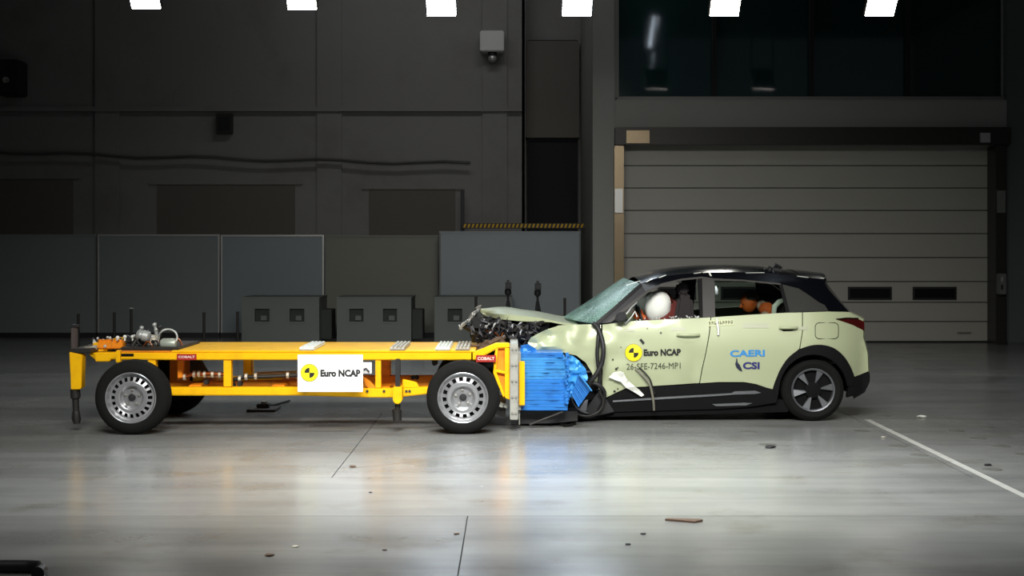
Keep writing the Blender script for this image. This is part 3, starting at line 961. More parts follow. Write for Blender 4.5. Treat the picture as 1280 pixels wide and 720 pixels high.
# front frame, gussets and face plate
for Ya in (TY, FY):
    def P2(x, y):
        p = W(x, y, TY)
        return (p.x, p.z)
    MB().prism([P2(*q) for q in ((631, 435), (637, 435), (637, 500), (631, 497))], Ya, Ya + 0.12).build('face_post', M['yellow'], tr, bevel=0.004)
    MB().prism([P2(*q) for q in ((620, 435.5), (631, 435.5), (631, 497), (620, 473), (616, 452))], Ya + 0.045, Ya + 0.06).build('gusset_web', M['yellow_dark'], tr)
    MB().prism([P2(*q) for q in ((619.5, 435), (622.5, 435), (620, 464), (631, 494), (629, 497), (616.5, 466))], Ya, Ya + 0.12).build('gusset_flange', M['yellow'], tr, bevel=0.004)
    MB().prism([P2(*q) for q in ((620, 462), (632, 465), (632, 467.5), (619, 465))], Ya, Ya + 0.12).build('gusset_shelf', M['yellow'], tr, bevel=0.002)
    MB().prism([P2(*q) for q in ((592, 450), (618, 452), (616, 475), (592, 480))], Ya + 0.16, Ya + 0.2).build('wheel_guard', M['dark'], tr)
MB().box(TP(637.5, 0).x, TP(647.5, 0).x, 12.72, 13.98, px_z(524, TY), px_z(429.5, TY)).build('face_plate', M['grey_plate'], tr, bevel=0.006, label='galvanised upright face plate')
for k in range(5):
    for x in (640.5, 645):
        y = 436 + k * 20
        MB().cyl(W(x, y, 12.705), W(x, y, 12.72), 0.012, 8).build('bolt', M['steel'], tr)
tprism('axle_beam', [(600, 500), (632, 503), (632, 522), (625, 520), (600, 508)], 13.0, 13.6, M['darksteel'])
for x, y in ((627, 506), (632.5, 507)):
    MB().tube([W(x - 1, y + 2.5, 12.95), W(x + 1, y - 2.5, 12.95)], 0.02, 6).build('grease_cap', M['whiteplastic'], tr, smooth=50)
for px, ww in ((578.5, 13.0), (164, 13.0)):
    c = W(px, 497, 12.5)
    MB().cyl((c.x, 12.72, 0.34), (c.x, 14.0, 0.34), 0.05, 12).build('axle', M['darksteel'], tr, smooth=40)


def steel_wheel(cx, Yface, R, name, parent, label, slots=20, flip=1, rot=0.0, wid=0.21):
    """steel wheel whose outer face points to -Y (flip=1) or +Y (flip=-1)"""
    c = Vector((cx, Yface, R))
    s_ = flip
    prof = [(0.222, 0.012), (0.24, 0.004), (0.27, 0.0), (0.30, 0.008), (R - 0.012, 0.03), (R - 0.002, 0.055)]
    n_g = 3
    for k in range(n_g):
        y = 0.055 + (k + 0.7) * (wid - 0.11) / n_g
        prof += [(R, y - 0.012), (R - 0.009, y - 0.009), (R - 0.009, y + 0.006), (R, y + 0.009)]
    prof += [(R - 0.002, wid - 0.055), (R - 0.012, wid - 0.03), (0.30, wid - 0.008), (0.24, wid), (0.222, wid - 0.012)]
    ty = MB().lathe([(r, o * s_) for r, o in prof], c, 72).build('wheel', M['rubber'], parent, smooth=35, label=label)
    rim = MB()
    rim.lathe([(r, o * s_) for r, o in [(0.224, 0.03), (0.231, 0.012), (0.231, 0.004), (0.226, 0.0), (0.221, 0.004), (0.217, 0.03), (0.207, 0.042), (0.2, 0.055), (0.186, 0.052)]], c, 60)
    ri, ro = 0.15, 0.186
    yi, yo = 0.03, 0.052
    for k in range(slots):
        a = rot + 2 * math.pi * (k + 0.5) / slots
        h = math.pi / slots * 0.44
        ps = []
        for dy in (0.0, 0.008):
            for rr, yy in ((ri - 0.002, yi), (ro + 0.002, yo)):
                for sg_ in (-1, 1):
                    ps.append(c + Vector((rr * math.cos(a + sg_ * h), (yy + dy) * s_, rr * math.sin(a + sg_ * h))))
        rim.hexa([ps[0], ps[1], ps[3], ps[2], ps[4], ps[5], ps[7], ps[6]])
    rim.lathe([(r, o * s_) for r, o in [(0.15, 0.03), (0.14, 0.022), (0.115, 0.022), (0.104, 0.03), (0.094, 0.062), (0.086, 0.068), (0.05, 0.066), (0.042, 0.055), (0.001, 0.055)]], c, 48)
    rim.build('rim', M['rim'], ty, smooth=35)
    MB().lathe([(r, o * s_) for r, o in [(0.001, 0.075), (0.215, 0.07), (0.215, 0.18), (0.001, 0.18)]], c, 32).build('brake_drum', M['dark'], ty, smooth=40)
    MB().lathe([(r, o * s_) for r, o in [(0.001, 0.035), (0.028, 0.037), (0.034, 0.048), (0.034, 0.06)]], c, 20).build('hub_cap', M['black'], ty, smooth=40)
    for k in range(5):
        a = rot + 2 * math.pi * k / 5 + 0.3
        q = c + Vector((0.068 * math.cos(a), 0, 0.068 * math.sin(a)))
        MB().lathe([(0.001, 0.044 * s_), (0.01, 0.046 * s_), (0.013, 0.056 * s_), (0.013, 0.068 * s_)], q, 6).build('lug_nut', M['steel'], ty)
    return ty


steel_wheel(W(163, 0, 12.46).x, 12.46, 0.338, 'wheel', tr, 'near rear trolley wheel')
steel_wheel(W(578.5, 0, 12.5).x, 12.5, 0.334, 'wheel', tr, 'near front trolley wheel', slots=16, rot=0.1)
steel_wheel(W(163, 0, 12.46).x, 14.2, 0.338, 'wheel', tr, 'far rear trolley wheel', flip=-1)
steel_wheel(W(578.5, 0, 12.5).x, 14.2, 0.334, 'wheel', tr, 'far front trolley wheel', flip=-1)

def interp(tab, x):
    if x <= tab[0][0]:
        return tab[0][1]
    for (a, va), (b_, vb_) in zip(tab[:-1], tab[1:]):
        if x <= b_:
            t_ = (x - a) / (b_ - a)
            return va + (vb_ - va) * t_
    return tab[-1][1]


# ================================================================ BLUE BARRIER
BY0, BY1 = 12.95, 13.95
ba = thing('deformable_barrier', (0.3, 13.45, 0.3), 'crushed bright blue honeycomb barrier on the trolley face plate', 'barrier')
xk = lambda px: W(px, 0, 12.95).x
MB().box(TP(647.6, 0).x, xk(651), 12.9, 13.98, px_z(512, 12.95), px_z(440, 12.95)).build('backing_plate', M['grey_plate'], ba)
ys = [440.5, 444, 447, 450.5, 453, 457.5, 461, 464, 466, 470.5, 474.5, 479, 483, 488, 492, 497, 500.5, 505.5, 509, 513]
for i in range(len(ys) - 1):
    xr = interp([(440, 703), (450, 709), (475, 711.5), (495, 712.5), (506, 710), (513, 707)], ys[i]) + ru(-1, 1)
    dy = ru(-0.003, 0.003)
    y0_, y1_ = ys[i], ys[i + 1]
    n = 9
    mb = MB()
    vt = []
    for k in range(n + 1):
        x = 651.2 + (xr - 651.2) * k / n
        j = 0.022 * noise.noise(Vector((k * 0.7, i * 3.1, 0))) * (k / n + 0.3)
        for zz, yy in ((y0_ + 0.1, BY0 + dy + j), (y0_ + (y1_ - y0_) * 0.5, BY0 + dy + j - 0.0015), (y1_ - 0.1, BY0 + dy + j)):
            vt.append(W(x, zz, 12.95) * 1)
            vt[-1].y = yy
        vt.append(Vector((vt[-3].x, BY1, vt[-1].z)))
        vt.append(Vector((vt[-4].x, BY1, vt[-4].z)))
    fs = []
    for k in range(n):
        for q in range(5):
            a, b_ = k * 5 + q, k * 5 + (q + 1) % 5
            fs.append((a, b_, b_ + 5, a + 5))
    fs += [(4, 3, 2, 1, 0), tuple(n * 5 + q for q in range(5))]
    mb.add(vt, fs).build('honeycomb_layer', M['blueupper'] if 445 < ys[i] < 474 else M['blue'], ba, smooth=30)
# yellow edge strip
MB().rect_px(649, 452, 656, 507, 12.86, 12.93).build('edge_strip', M['yellow'], ba, bevel=0.006, label='upright yellow edge strip')


def crumple_sheet(poly, Y, amp, seed, step=4.0, lean=None, thick=0.012):
    """wrinkled sheet that fills a pixel polygon at depth Y"""
    vs2, fs2 = fill_poly(poly, step)
    top, bot = [], []
    for x, y in vs2:
        nv = noise.noise(Vector((x * 0.12, y * 0.12, seed))) + 0.6 * noise.noise(Vector((x * 0.3, y * 0.3, seed + 4)))
        Yq = Y + amp * nv + (lean(x, y) if lean else 0)
        p = W(x, y, Y)
        top.append(Vector((p.x, Yq, p.z)))
        bot.append(Vector((p.x, Yq + thick, p.z)))
    return shell(top, bot, fs2)


def shell(top, bot, faces):
    n = len(top)
    cnt = {}
    for f in faces:
        for i in range(len(f)):
            a, b_ = f[i], f[(i + 1) % len(f)]
            k = (min(a, b_), max(a, b_))
            cnt.setdefault(k, []).append((a, b_))
    fs = [tuple(f) for f in faces] + [tuple(i + n for i in reversed(f)) for f in faces]
    for k, l in cnt.items():
        if len(l) == 1:
            a, b_ = l[0]
            fs.append((a, a + n, b_ + n, b_))
    return MB().add(list(top) + list(bot), fs)


def resample(poly, step, closed=True):
    out = []
    n = len(poly)
    for i in range(n if closed else n - 1):
        a, b_ = Vector(poly[i]), Vector(poly[(i + 1) % n])
        m = max(1, int((b_ - a).length / step + 0.5))
        for k in range(m):
            out.append(tuple(a + (b_ - a) * k / m))
    if not closed:
        out.append(tuple(poly[-1]))
    return out


def inside(p, poly):
    x, y = p
    c = False
    n = len(poly)
    j = n - 1
    for i in range(n):
        xi, yi = poly[i]
        xj, yj = poly[j]
        if (yi > y) != (yj > y) and x < (xj - xi) * (y - yi) / (yj - yi) + xi:
            c = not c
        j = i
    return c


def seg_dist(p, poly):
    best = 1e9
    n = len(poly)
    P_ = Vector(p)
    for i in range(n):
        a, b_ = Vector(poly[i]), Vector(poly[(i + 1) % n])
        d = b_ - a
        t_ = max(0, min(1, (P_ - a).dot(d) / max(1e-9, d.dot(d))))
        best = min(best, (a + d * t_ - P_).length)
    return best


def fill_poly(poly, step=5.0):
    b_ = resample(poly, step)
    n = len(b_)
    pts_ = [Vector(p) for p in b_]
    eds = [(i, (i + 1) % n) for i in range(n)]
    x0, x1 = min(p[0] for p in b_), max(p[0] for p in b_)
    y0, y1 = min(p[1] for p in b_), max(p[1] for p in b_)
    y = y0 + step * 0.5
    r = 0
    while y < y1:
        x = x0 + step * (0.5 + 0.5 * (r % 2))
        while x < x1:
            if inside((x, y), poly) and seg_dist((x, y), poly) > step * 0.45:
                pts_.append(Vector((x, y)))
            x += step
        y += step * 0.87
        r += 1
    vo, eo, fo, _, _, _ = geometry.delaunay_2d_cdt(pts_, eds, [], 1, 1e-4)
    return [(v.x, v.y) for v in vo], [tuple(f) for f in fo]


crumple_sheet([(709, 443), (716, 445), (724, 451), (732, 461), (735, 472), (731, 482), (724, 476), (720, 490), (715, 498), (712, 492), (709, 470)], 12.97, 0.05, 1.3).build('torn_skin', M['bluelight'], ba, smooth=20, label='crumpled light blue torn skin')
crumple_sheet([(651, 432), (660, 430), (670, 436), (672, 441), (650, 441)], 13.0, 0.03, 7.3).build('torn_skin', M['blue'], ba, smooth=20)
# diamond shaped chunk of honeycomb, ribbed
dm = [Vector(W(x, y, 12.9)) for x, y in ((723, 468), (738, 488), (723, 509), (715, 494))]
mb = MB()
nr = 9
for k in range(nr):
    u0, u1 = k / nr + 0.008, (k + 1) / nr - 0.008
    a0, a1 = dm[0].lerp(dm[3], u0), dm[0].lerp(dm[3], u1)
    b0, b1 = dm[1].lerp(dm[2], u0), dm[1].lerp(dm[2], u1)
    d = Vector((0, 0.10, 0))
    z_ = Vector((0, 0.012 * (k % 2), 0))
    mb.hexa([a0 + z_, b0 + z_, b0 + d, a0 + d, a1 + z_, b1 + z_, b1 + d, a1 + d])
mb.build('torn_chunk', M['blue'], ba, label='ribbed blue diamond shaped chunk')
MB().bar(dm[0] + Vector((0.01, -0.01, 0)), dm[1] + Vector((0.01, -0.01, 0)), 0.012, 0.08).build('chunk_edge', M['bluelight'], ba)
# buckled seam and lower black sheet, part painted shadow
mb = MB()
for k in range(16):
    y = 443 + k * 4
    p = W(709 + ru(-1.5, 1.5), y, 12.92)
    mb.obox(p, (ru(0.01, 0.035), 0.03, ru(0.02, 0.04)), Matrix.Rotation(ru(-0.8, 0.8), 3, 'Y'))
mb.build('buckled_seam', M['blue'], ba, kind='stuff')
MB().prism_px([(648.5, 513.5), (722, 514), (722, 526), (690, 529), (650, 530)], 13.1, 13.9).build('lower_sheet_shade', M['black'], ba)  # black lower sheet, enlarged to stand in for the shadow around it
MB().tube([W(662, 531, 12.98), W(690, 520, 12.98), W(704, 514.5, 12.98)], 0.011, 8).build('tie_rod', M['darksteel'], ba, smooth=50)
MB().rect_px(648.5, 513.6, 650, 531, 12.95, 12.99).build('edge_plate', M['grey_plate'], ba)

# ================================================================ CAR
YC = 14.29
car = thing('crashed_car', (1.8, YC, 0), 'crashed pale green hatchback with black roof and crushed front', 'car')


HALF = [(0.1, 0.80), (0.2, 0.83), (0.3, 0.848), (0.42, 0.864), (0.54, 0.882), (0.64, 0.892), (0.72, 0.895), (0.8, 0.888), (0.9, 0.869), (0.97, 0.85), (1.05, 0.825), (1.2, 0.755), (1.35, 0.665), (1.45, 0.585), (1.52, 0.50)]
XREAR = 3.47


def half(X, Z):
    h = interp(HALF, Z)
    xr = XREAR - X
    t_ = max(0.0, min(1.0, (0.62 - xr) / 0.62))
    h -= 0.24 * t_ * t_
    xf = X - 0.35
    t_ = max(0.0, min(1.0, (0.7 - xf) / 0.9))
    h -= 0.06 * t_ * t_
    return h


def CM(px, py, out=0.0):
    """point on the car's near side under pixel (px, py)"""
    Y = 13.45
    for _ in range(6):
        p = W(px, py, Y)
        Y = YC - half(p.x, p.z)
    p = W(px, py, Y)
    p.y -= out
    return p


def mir(p):
    return Vector((p.x, 2 * YC - p.y, p.z))


def panel(name, poly, m, t=0.03, out=0.0, both=True, step=6.0, disp=None, parent=None, label=None, smooth=35, shrink=0.0):
    vs2, fs2 = fill_poly(poly, step)
    res = []
    for far in ((False, True) if both else (False,)):
        top = []
        for x, y in vs2:
            p = CM(x, y, out)
            if disp and not far:
                p = p + disp(x, y)
            top.append(mir(p) if far else p)
        bot = [q + Vector((0, -t if far else t, 0)) for q in top]
        o = shell(top, bot, fs2).build(name, m, parent or car, smooth=smooth, label=label if not far else None)
        res.append(o)
    return res


def dent(cx, cy, r, d):
    def f(x, y):
        q = ((x - cx) ** 2 + (y - cy) ** 2) / (r * r)
        return Vector((0, d * math.exp(-q * 2), 0))
    return f


def fender_disp(x, y):
    k = max(0.0, min(1.0, (735 - x) / 70))
    n_ = noise.noise(Vector((x * 0.06, y * 0.08, 2.2)))
    return Vector((0.02 * n_ * k, -0.16 * k + 0.07 * n_ * (0.2 + k), 0.015 * n_ * k))


def door_disp(x, y):
    k = max(0.0, min(1.0, (800 - x) / 50))
    n_ = noise.noise(Vector((x * 0.045, y * 0.05, 9.2)))
    return Vector((0, 0.035 * k * n_ + 0.012 * n_ + 0.02 * math.exp(-((x - 868) / 9) ** 2) * max(0, (y - 425) / 55), 0))


def catmull(pts_, k=4):
    out_ = []
    for i in range(len(pts_) - 1):
        p0, p1, p2, p3 = pts_[max(i - 1, 0)], pts_[i], pts_[i + 1], pts_[min(i + 2, len(pts_) - 1)]
        for q in range(k):
            t_ = q / k
            out_.append(tuple(0.5 * ((2 * p1[j]) + (-p0[j] + p2[j]) * t_ + (2 * p0[j] - 5 * p1[j] + 4 * p2[j] - p3[j]) * t_ ** 2 + (-p0[j] + 3 * p1[j] - 3 * p2[j] + p3[j]) * t_ ** 3) for j in range(2)))
    out_.append(tuple(pts_[-1]))
    return out_


ARCH = catmull([(965.5, 487), (969.5, 475), (976.5, 459.5), (987, 445.5), (1003, 435), (1022, 430.8), (1040, 434), (1053.5, 444), (1062.5, 457.5), (1068, 471)])
ARCH_DOOR = [p for p in ARCH if p[0] < 998]
ARCH_QUARTER = [p for p in ARCH if p[0] > 999.5]
fenders = panel('front_fender', [(659, 427), (664, 420), (672, 415.5), (685, 410), (697, 407), (720, 405.5), (744, 405.5), (751, 406), (752, 440), (751, 480), (749, 487), (744, 478), (740, 466), (732, 453), (720, 444), (700, 438.5), (672, 436), (662, 432)], M['paint_dull'], 0.02, 0.0, True, 4.5, fender_disp, label='crumpled front fender')
fd = panel('front_door', [(753.2, 406), (784, 402), (830, 399.5), (888, 396.8), (886, 418), (882, 440), (877, 462), (874, 479), (840, 481), (800, 483.5), (783, 485), (769, 491), (757, 497), (753, 480), (754, 440)], M['paint'], 0.05, 0.0, True, 6, door_disp)
rd = panel('rear_door', [(889.2, 396.8), (935, 393.8), (984, 391), (1002.5, 390.5), (1002.5, 415), (999, 436)] + ARCH_DOOR[::-1] + [(945, 480), (930, 477.5), (898, 477.5), (875.2, 479), (878.2, 462), (883.2, 440), (887.2, 418)], M['paint'], 0.05, 0.0, True, 6)
qp = panel('quarter_panel', [(1003.7, 390.5), (1035, 389.5), (1061, 390), (1071, 395), (1079, 399.5), (1079, 421), (1084.5, 442), (1085.5, 464)] + ARCH_QUARTER[::-1] + [(1000.2, 436), (1003.7, 415)], M['paint'], 0.05, 0.0, True, 6)
# arch cladding, flared
def arc(cx, cy, rx, ry, a0, a1, n):
    return [(cx + rx * math.cos(math.radians(a0 + (a1 - a0) * i / n)), cy - ry * math.sin(math.radians(a0 + (a1 - a0) * i / n))) for i in range(n + 1)]


outer = ARCH + [(1067, 482)]
inner = arc(1016.5, 489, 43, 46, 8, 172, 18)
panel('wheel_arch_trim', outer + inner + [(972, 495)], M['trim'], 0.06, 0.012, True, 5)
panel('rear_bumper', [(1068.2, 471), (1085.5, 465.5), (1086, 474), (1080, 487), (1066, 495), (1058.5, 497), (1061, 480)], M['trim'], 0.06, 0.006, True, 5)
panel('side_skirt', [(757, 498.3), (769, 492.3), (783, 486.3), (800, 484.8), (840, 482.3), (874, 480.3), (898, 478.8), (930, 478.8), (945, 481.3), (966, 486.5), (972, 495), (970, 503), (940, 508), (900, 511), (830, 513), (760, 515)], M['trim'], 0.08, 0.008, True, 7)
panel('sill_strip', [(766, 500.4), (830, 496), (898, 492.2), (914, 491.2), (918, 489), (944, 488.2), (951, 490.8), (944, 492.2), (918, 493), (898, 494.6), (830, 498.6), (766, 502.4)], M['silvertrim'], 0.02, 0.02, True, 6, label='silver sill strip')
panel('jack_pad_trim', [(890, 505), (930, 503.2), (940, 503.8), (932, 506.5), (895, 507.5)], M['silvertrim'], 0.02, 0.016, False, 6)

# upper body
panel('front_pillar', [(742.5, 404), (765, 386), (799.5, 355), (806.5, 364.8), (784, 382), (757, 403.5)], M['apillar'], 0.05, 0.0, True, 5, label='dark windscreen pillar')
panel('pillar_edge', [(742, 404.5), (765, 385.5), (800, 354), (803, 356.5), (769, 387), (749, 404.5)], M['apilledge'], 0.02, 0.012, True, 5)
panel('roof_rail', [(800, 354.5), (826, 346), (850, 342.5), (880, 340.5), (920, 340), (960, 341.5), (1000, 346), (1027, 349), (1031, 354), (1035, 361), (1050, 378), (1061, 389.5), (1036.5, 388.7), (1031.5, 381), (1023, 377), (1012, 369), (998, 360), (975, 354.5), (930, 350), (893, 348.5), (877, 346), (852, 348.5), (827, 354.5), (807, 364.5)], M['gloss'], 0.05, 0.0, True, 5)
panel('window_trim', [(756, 403.5), (784, 381.7), (807, 364.2), (827, 354.2), (852, 348.2), (877, 345.7), (893, 348), (930, 349.6), (975, 354), (976, 356), (930, 351.6), (893, 350.2), (877, 348), (852, 350.6), (828, 356.6), (809, 366.5), (790, 381), (764, 402.8)], M['pillar'], 0.03, 0.008, True, 5)
panel('door_pillar', [(877.5, 348), (892.5, 350), (894, 396), (878.5, 396.8)], M['pillar'], 0.05, 0.004, True, 6, label='grey pillar between the doors')
panel('door_pillar_edge', [(872.5, 349), (877, 348), (878, 396.6), (875, 396.8)], M['trim'], 0.04, 0.003, True, 6)
panel('quarter_window', [(976, 355), (998, 360.5), (1012, 369.5), (1023, 377.5), (1031, 381.5), (1035.5, 388.6), (985.5, 390.2)], M['tint'], 0.02, 0.002, True, 6, label='dark rear quarter glass')
panel('rear_window', [(894, 350.5), (930, 352), (974, 356), (984.5, 390.3), (935, 393), (894.5, 396)], M['glass'], 0.005, -0.01, True, 10)
panel('window_frame', [(974, 355), (978, 355.5), (987, 390), (983, 390.4)], M['trim'], 0.03, 0.006, True, 6)
# glass crumbs along the front sill
mb = MB()
for k in range(30):
    x = 783 + 92 * rnd()
    y = 402 - (x - 783) * 0.056 - ru(0, 3.2)
    p = CM(x, y, 0.005)
    mb.obox(p, (ru(0.006, 0.016), 0.006, ru(0.005, 0.013)), Matrix.Rotation(ru(0, 3), 3, 'Y'))
mb.build('glass_crumb', M['bits'], car, kind='stuff', label='pale crumbs of broken side glass')

# roof skin lofted from side to side
def loft(name, line, m, bulge, n=16, t=0.02, axis='z', smooth=40, inset=0.0, parent=None, label=None, out=0.0):
    top = []
    rows_ = len(line)
    for (x, y), bl in zip(line, bulge):
        a = CM(x, y, out)
        a.y += inset
        b_ = mir(a)
        for k in range(n + 1):
            u = k / n
            p = a.lerp(b_, u)
            w_ = 1 - (2 * u - 1) ** 2
            w_ = w_ ** 0.8 if w_ > 0 else 0
            p = p + Vector(bl) * w_
            top.append(p)
    fs = []
    for r_ in range(rows_ - 1):
        for k in range(n):
            fs.append((r_ * (n + 1) + k, r_ * (n + 1) + k + 1, (r_ + 1) * (n + 1) + k + 1, (r_ + 1) * (n + 1) + k))
    c = sum(top, Vector()) / len(top)
    bot = []
    for p in top:
        d = Vector((c.x - p.x, 0, c.z - 0.6 - p.z))
        d.normalize()
        bot.append(p + d * t)
    return shell(top, bot, fs).build(name, m, parent or car, smooth=smooth, label=label)


rl = resample([(800, 354.5), (826, 346), (850, 342.5), (880, 340.5), (920, 340), (960, 341.5), (1000, 346), (1029, 350)], 10, False)
loft('roof', rl, M['gloss'], [(0, 0, 0.05 + 0.015 * math.sin(math.pi * i / (len(rl) - 1))) for i in range(len(rl))], label='gloss black roof')
ws = resample([(743, 404), (765, 386), (800, 354.5)], 9, False)
loft('windscreen', ws, M['shatter'], [(-0.26 + 0.15 * i / (len(ws) - 1), 0, 0.02 + 0.02 * i / (len(ws) - 1)) for i in range(len(ws))], t=0.008, label='shattered greenish windscreen')
hg = resample([(1029, 350), (1033, 357), (1050, 378), (1061, 389.5)], 8, False)
loft('tailgate_glass', hg, M['tint'], [(0.09, 0, 0.03 - 0.03 * i / (len(hg) - 1)) for i in range(len(hg))], t=0.02)
tg = resample([(1061, 390.5), (1071, 395), (1079, 399.5), (1079, 421), (1084.5, 442), (1085.5, 464)], 7, False)
loft('tailgate', tg, M['paint'], [(0.1, 0, 0)] * len(tg), t=0.03)
bl_ = resample([(1085.5, 465.5), (1086, 474), (1080, 487), (1066, 495)], 6, False)
loft('rear_bumper', bl_, M['trim'], [(0.1, 0, 0)] * len(bl_), t=0.03)
sp = resample([(1003, 345.5), (1030, 348.8)], 7, False)
loft('spoiler', [(1000, 345.5), (1014, 347), (1029, 348.5), (1031, 352.5), (1025, 354)], M['gloss'], [(0.02, 0, 0.058), (0.05, 0, 0.058), (0.1, 0, 0.05), (0.1, 0, 0.045), (0.08, 0, 0.045)], t=0.02, out=0.008)
# strips of tape on the roof edge
for x0, y0, x1, y1 in ((783, 356.5, 800, 351), (808, 352.5, 815, 348), (824, 347, 832, 343.8), (867, 341.8, 876, 340.6), (878.5, 340.8, 888, 340), (886, 340, 888.5, 345), (932, 341, 955, 340.8), (996, 345, 1010, 346.8)):
    MB().bar(CM(x0, y0, 0.012), CM(x1, y1, 0.012), 0.018, 0.004, (0, 0, 1)).build('tape_mark', M['whiteplastic'], car)
# roof camera
rc = MB()
rc.obox(W(966, 337.5, 13.95), (0.17, 0.08, 0.04)).obox(W(970, 334.5, 13.95), (0.045, 0.06, 0.07), Matrix.Rotation(0.4, 3, 'Y')).cyl(W(963, 335, 13.9), W(963, 338, 13.9), 0.025, 8)
rc.build('roof_bracket', M['black'], car)
for x, y in ((957, 337), (962, 334.5), (970, 331.5), (974, 333.5)):
    MB().tube([W(x - 3, y + 4, 13.95), W(x, y + 1, 13.92), W(x + 1.5, y - 1, 13.92)], [0.015, 0.02, 0.026], 8).build('roof_sensor', M['black'] if x != 972 else M['hose'], car, smooth=40)

# lamps, handles, fuel flap
panel('tail_light', [(1046, 399.2), (1058, 398), (1072, 398.3), (1080, 402), (1080.5, 413), (1076, 411), (1066, 406), (1056, 402.5)], M['taillight'], 0.04, 0.006, True, 4, label='dark red tail light')
panel('tail_light_bezel', [(1044.5, 398.4), (1058, 396.8), (1073, 397.2), (1073, 398.6), (1058, 398.4), (1047, 399.6)], M['gloss'], 0.03, 0.01, True, 4)


def ring_px(cx, cy, w, h, r, th, out, name, m, parent):
    pts_ = []
    for qx, qy, a0 in ((1, -1, 0), (-1, -1, 90), (-1, 1, 180), (1, 1, 270)):
        for k in range(5):
            a = math.radians(a0 + 22.5 * k)
            pts_.append((cx + qx * (w / 2 - r) + r * math.cos(a), cy + qy * (h / 2 - r) - r * math.sin(a)))
    P_ = [CM(x, y, out) for x, y in pts_]
    P_.append(P_[0])
    return MB().tube(P_, th, 5, False).build(name, m, parent, smooth=60)


ring_px(1033.5, 413.5, 29, 20, 5, 0.004, 0.0, 'fuel_flap_gap', M['trim'], qp[0])


def door_handle(x0, x1, y, parent):
    n_ = 10
    mb_ = MB()
    pts_ = []
    rs = []
    for i in range(n_ + 1):
        u = i / n_
        p = CM(x0 + (x1 - x0) * u, y, 0.016 + 0.028 * math.sin(math.pi * u) ** 0.6)
        pts_.append(p)
        rs.append(0.014)
    mb_.tube(pts_, rs, 8)
    mb_.build('door_handle', M['paint'], parent, smooth=60)
    vs2, fs2 = fill_poly([(x0 + 1, y + 1.4), (x0 + 5, y + 1), (x1 - 5, y + 0.6), (x1 - 1, y + 1), (x1 - 6, y + 4), (x0 + 5, y + 4.6)], 3)
    top = [CM(a, b_, 0.003) for a, b_ in vs2]
    shell(top, [q + Vector((0, 0.008, 0)) for q in top], fs2).build('handle_cup_shade', M['dark'], parent)  # near-black cup also paints the shadow under the handle


door_handle(846, 874, 418.5, fd[0])
door_handle(974, 996, 409.5, rd[0])
for (x0, y0, x1, y1), par in (((839, 409, 857, 413.5), fd[0]), ((929, 404, 961, 410), rd[0]), ((997, 408, 1010, 412.5), qp[0]), ((781, 411, 793, 414.5), fd[0])):
    panel('clear_sticker', [(x0, y0), (x1, y0), (x1, y1), (x0, y1)], M['sticker'], 0.002, 0.004, False, 6, parent=par)
# scale tape and dangling label on the rear door
tp_ = panel('scale_tape', [(885, 400.6), (917, 399), (917, 406.4), (885, 408)], mat('tape_backing', (198, 204, 160), 0.5), 0.002, 0.0045, False, 6, parent=car)[0]
mb = MB()
for k in range(9):
    x = 886 + k * 3.45
    for dx, dy, w_, h_ in ((0, 0, 0.8, 4.6), (0.9, ru(0, 3), 1.3, 1.2), (1.6, ru(0, 2), 0.7, 2.6)):
        y = 401.6 - k * 0.18 + dy
        mb.add([CM(x + dx, y, 0.007), CM(x + dx + w_, y, 0.007), CM(x + dx + w_, y + h_, 0.007), CM(x + dx, y + h_, 0.007)], [(0, 1, 2, 3)])
mb.build('tape_marking', mat('grey_print', (84, 86, 70), 0.6), tp_, kind='stuff')
MB().tube([CM(895.5, 398, 0.02), CM(896, 404, 0.025), CM(897.5, 410, 0.02), CM(897.5, 419, 0.012)], [0.008, 0.01, 0.015, 0.012], 6).build('cable_tie', M['whiteplastic'], car, smooth=60)

# graphics on the doors
cmap = lambda x, y, o=0.0: CM(x, y, 0.006 + o) + door_disp(x, y) * 1.0
emblem(792, 440.8, 11, cmap, fd[0])
print_text('Euro NCAP', (804.5, 436.5, 851, 445), lambda x, y: cmap(x, y, 0.001), 'lettering', M['ink'], fd[0], 0.05, slope=-0.6)
print_text('26-SFE-7246-MP1', (783, 454.5, 850.5, 462), lambda x, y: cmap(x, y, 0.001), 'lettering', mat('grey_lettering', (66, 70, 56), 0.6), fd[0], 0.0, slope=-1.5)
print_text('CAERI', (912.5, 437.8, 956, 446.2), lambda x, y: CM(x, y, 0.005), 'lettering', M['skyblue'], rd[0], 0.035, label='light blue lettering', slope=-0.8)
print_text('CSI', (928.5, 452.5, 949.5, 461.5), lambda x, y: CM(x, y, 0.005), 'lettering', M['navy'], rd[0], 0.04, label='navy lettering')
lg = [(920.3, 448), (921.4, 448), (922, 453), (924.5, 456), (926.5, 460), (928, 464.5), (924, 463), (920.5, 459.5), (918.8, 455), (919.8, 452)]
vs2, fs2 = fill_poly(lg, 2)
MB().add([CM(x, y, 0.005) for x, y in vs2], fs2).build('leaf_logo', mat('dark_navy_print', (34, 38, 62), 0.5), rd[0])
vs2, fs2 = fill_poly([(799, 425), (801.5, 423.2), (806, 428.5), (804, 431)], 2)
MB().add([cmap(x, y) for x, y in vs2], fs2).build('black_scuff', M['ink'], fd[0])
mb = MB()
for x, y, r in ((766, 449.5, 1.2), (770, 461, 1.6), (772, 459.5, 1), (768, 489, 1.6), (772, 486, 1), (826, 416, 1.2), (809, 410.5, .8), (776, 434, .7), (803, 428, .8)):
    d = disc_px(x, y, r, cmap, n=6)
    mb.add(d.v, d.f)
mb.build('scuff', M['ink'], fd[0], kind='stuff')

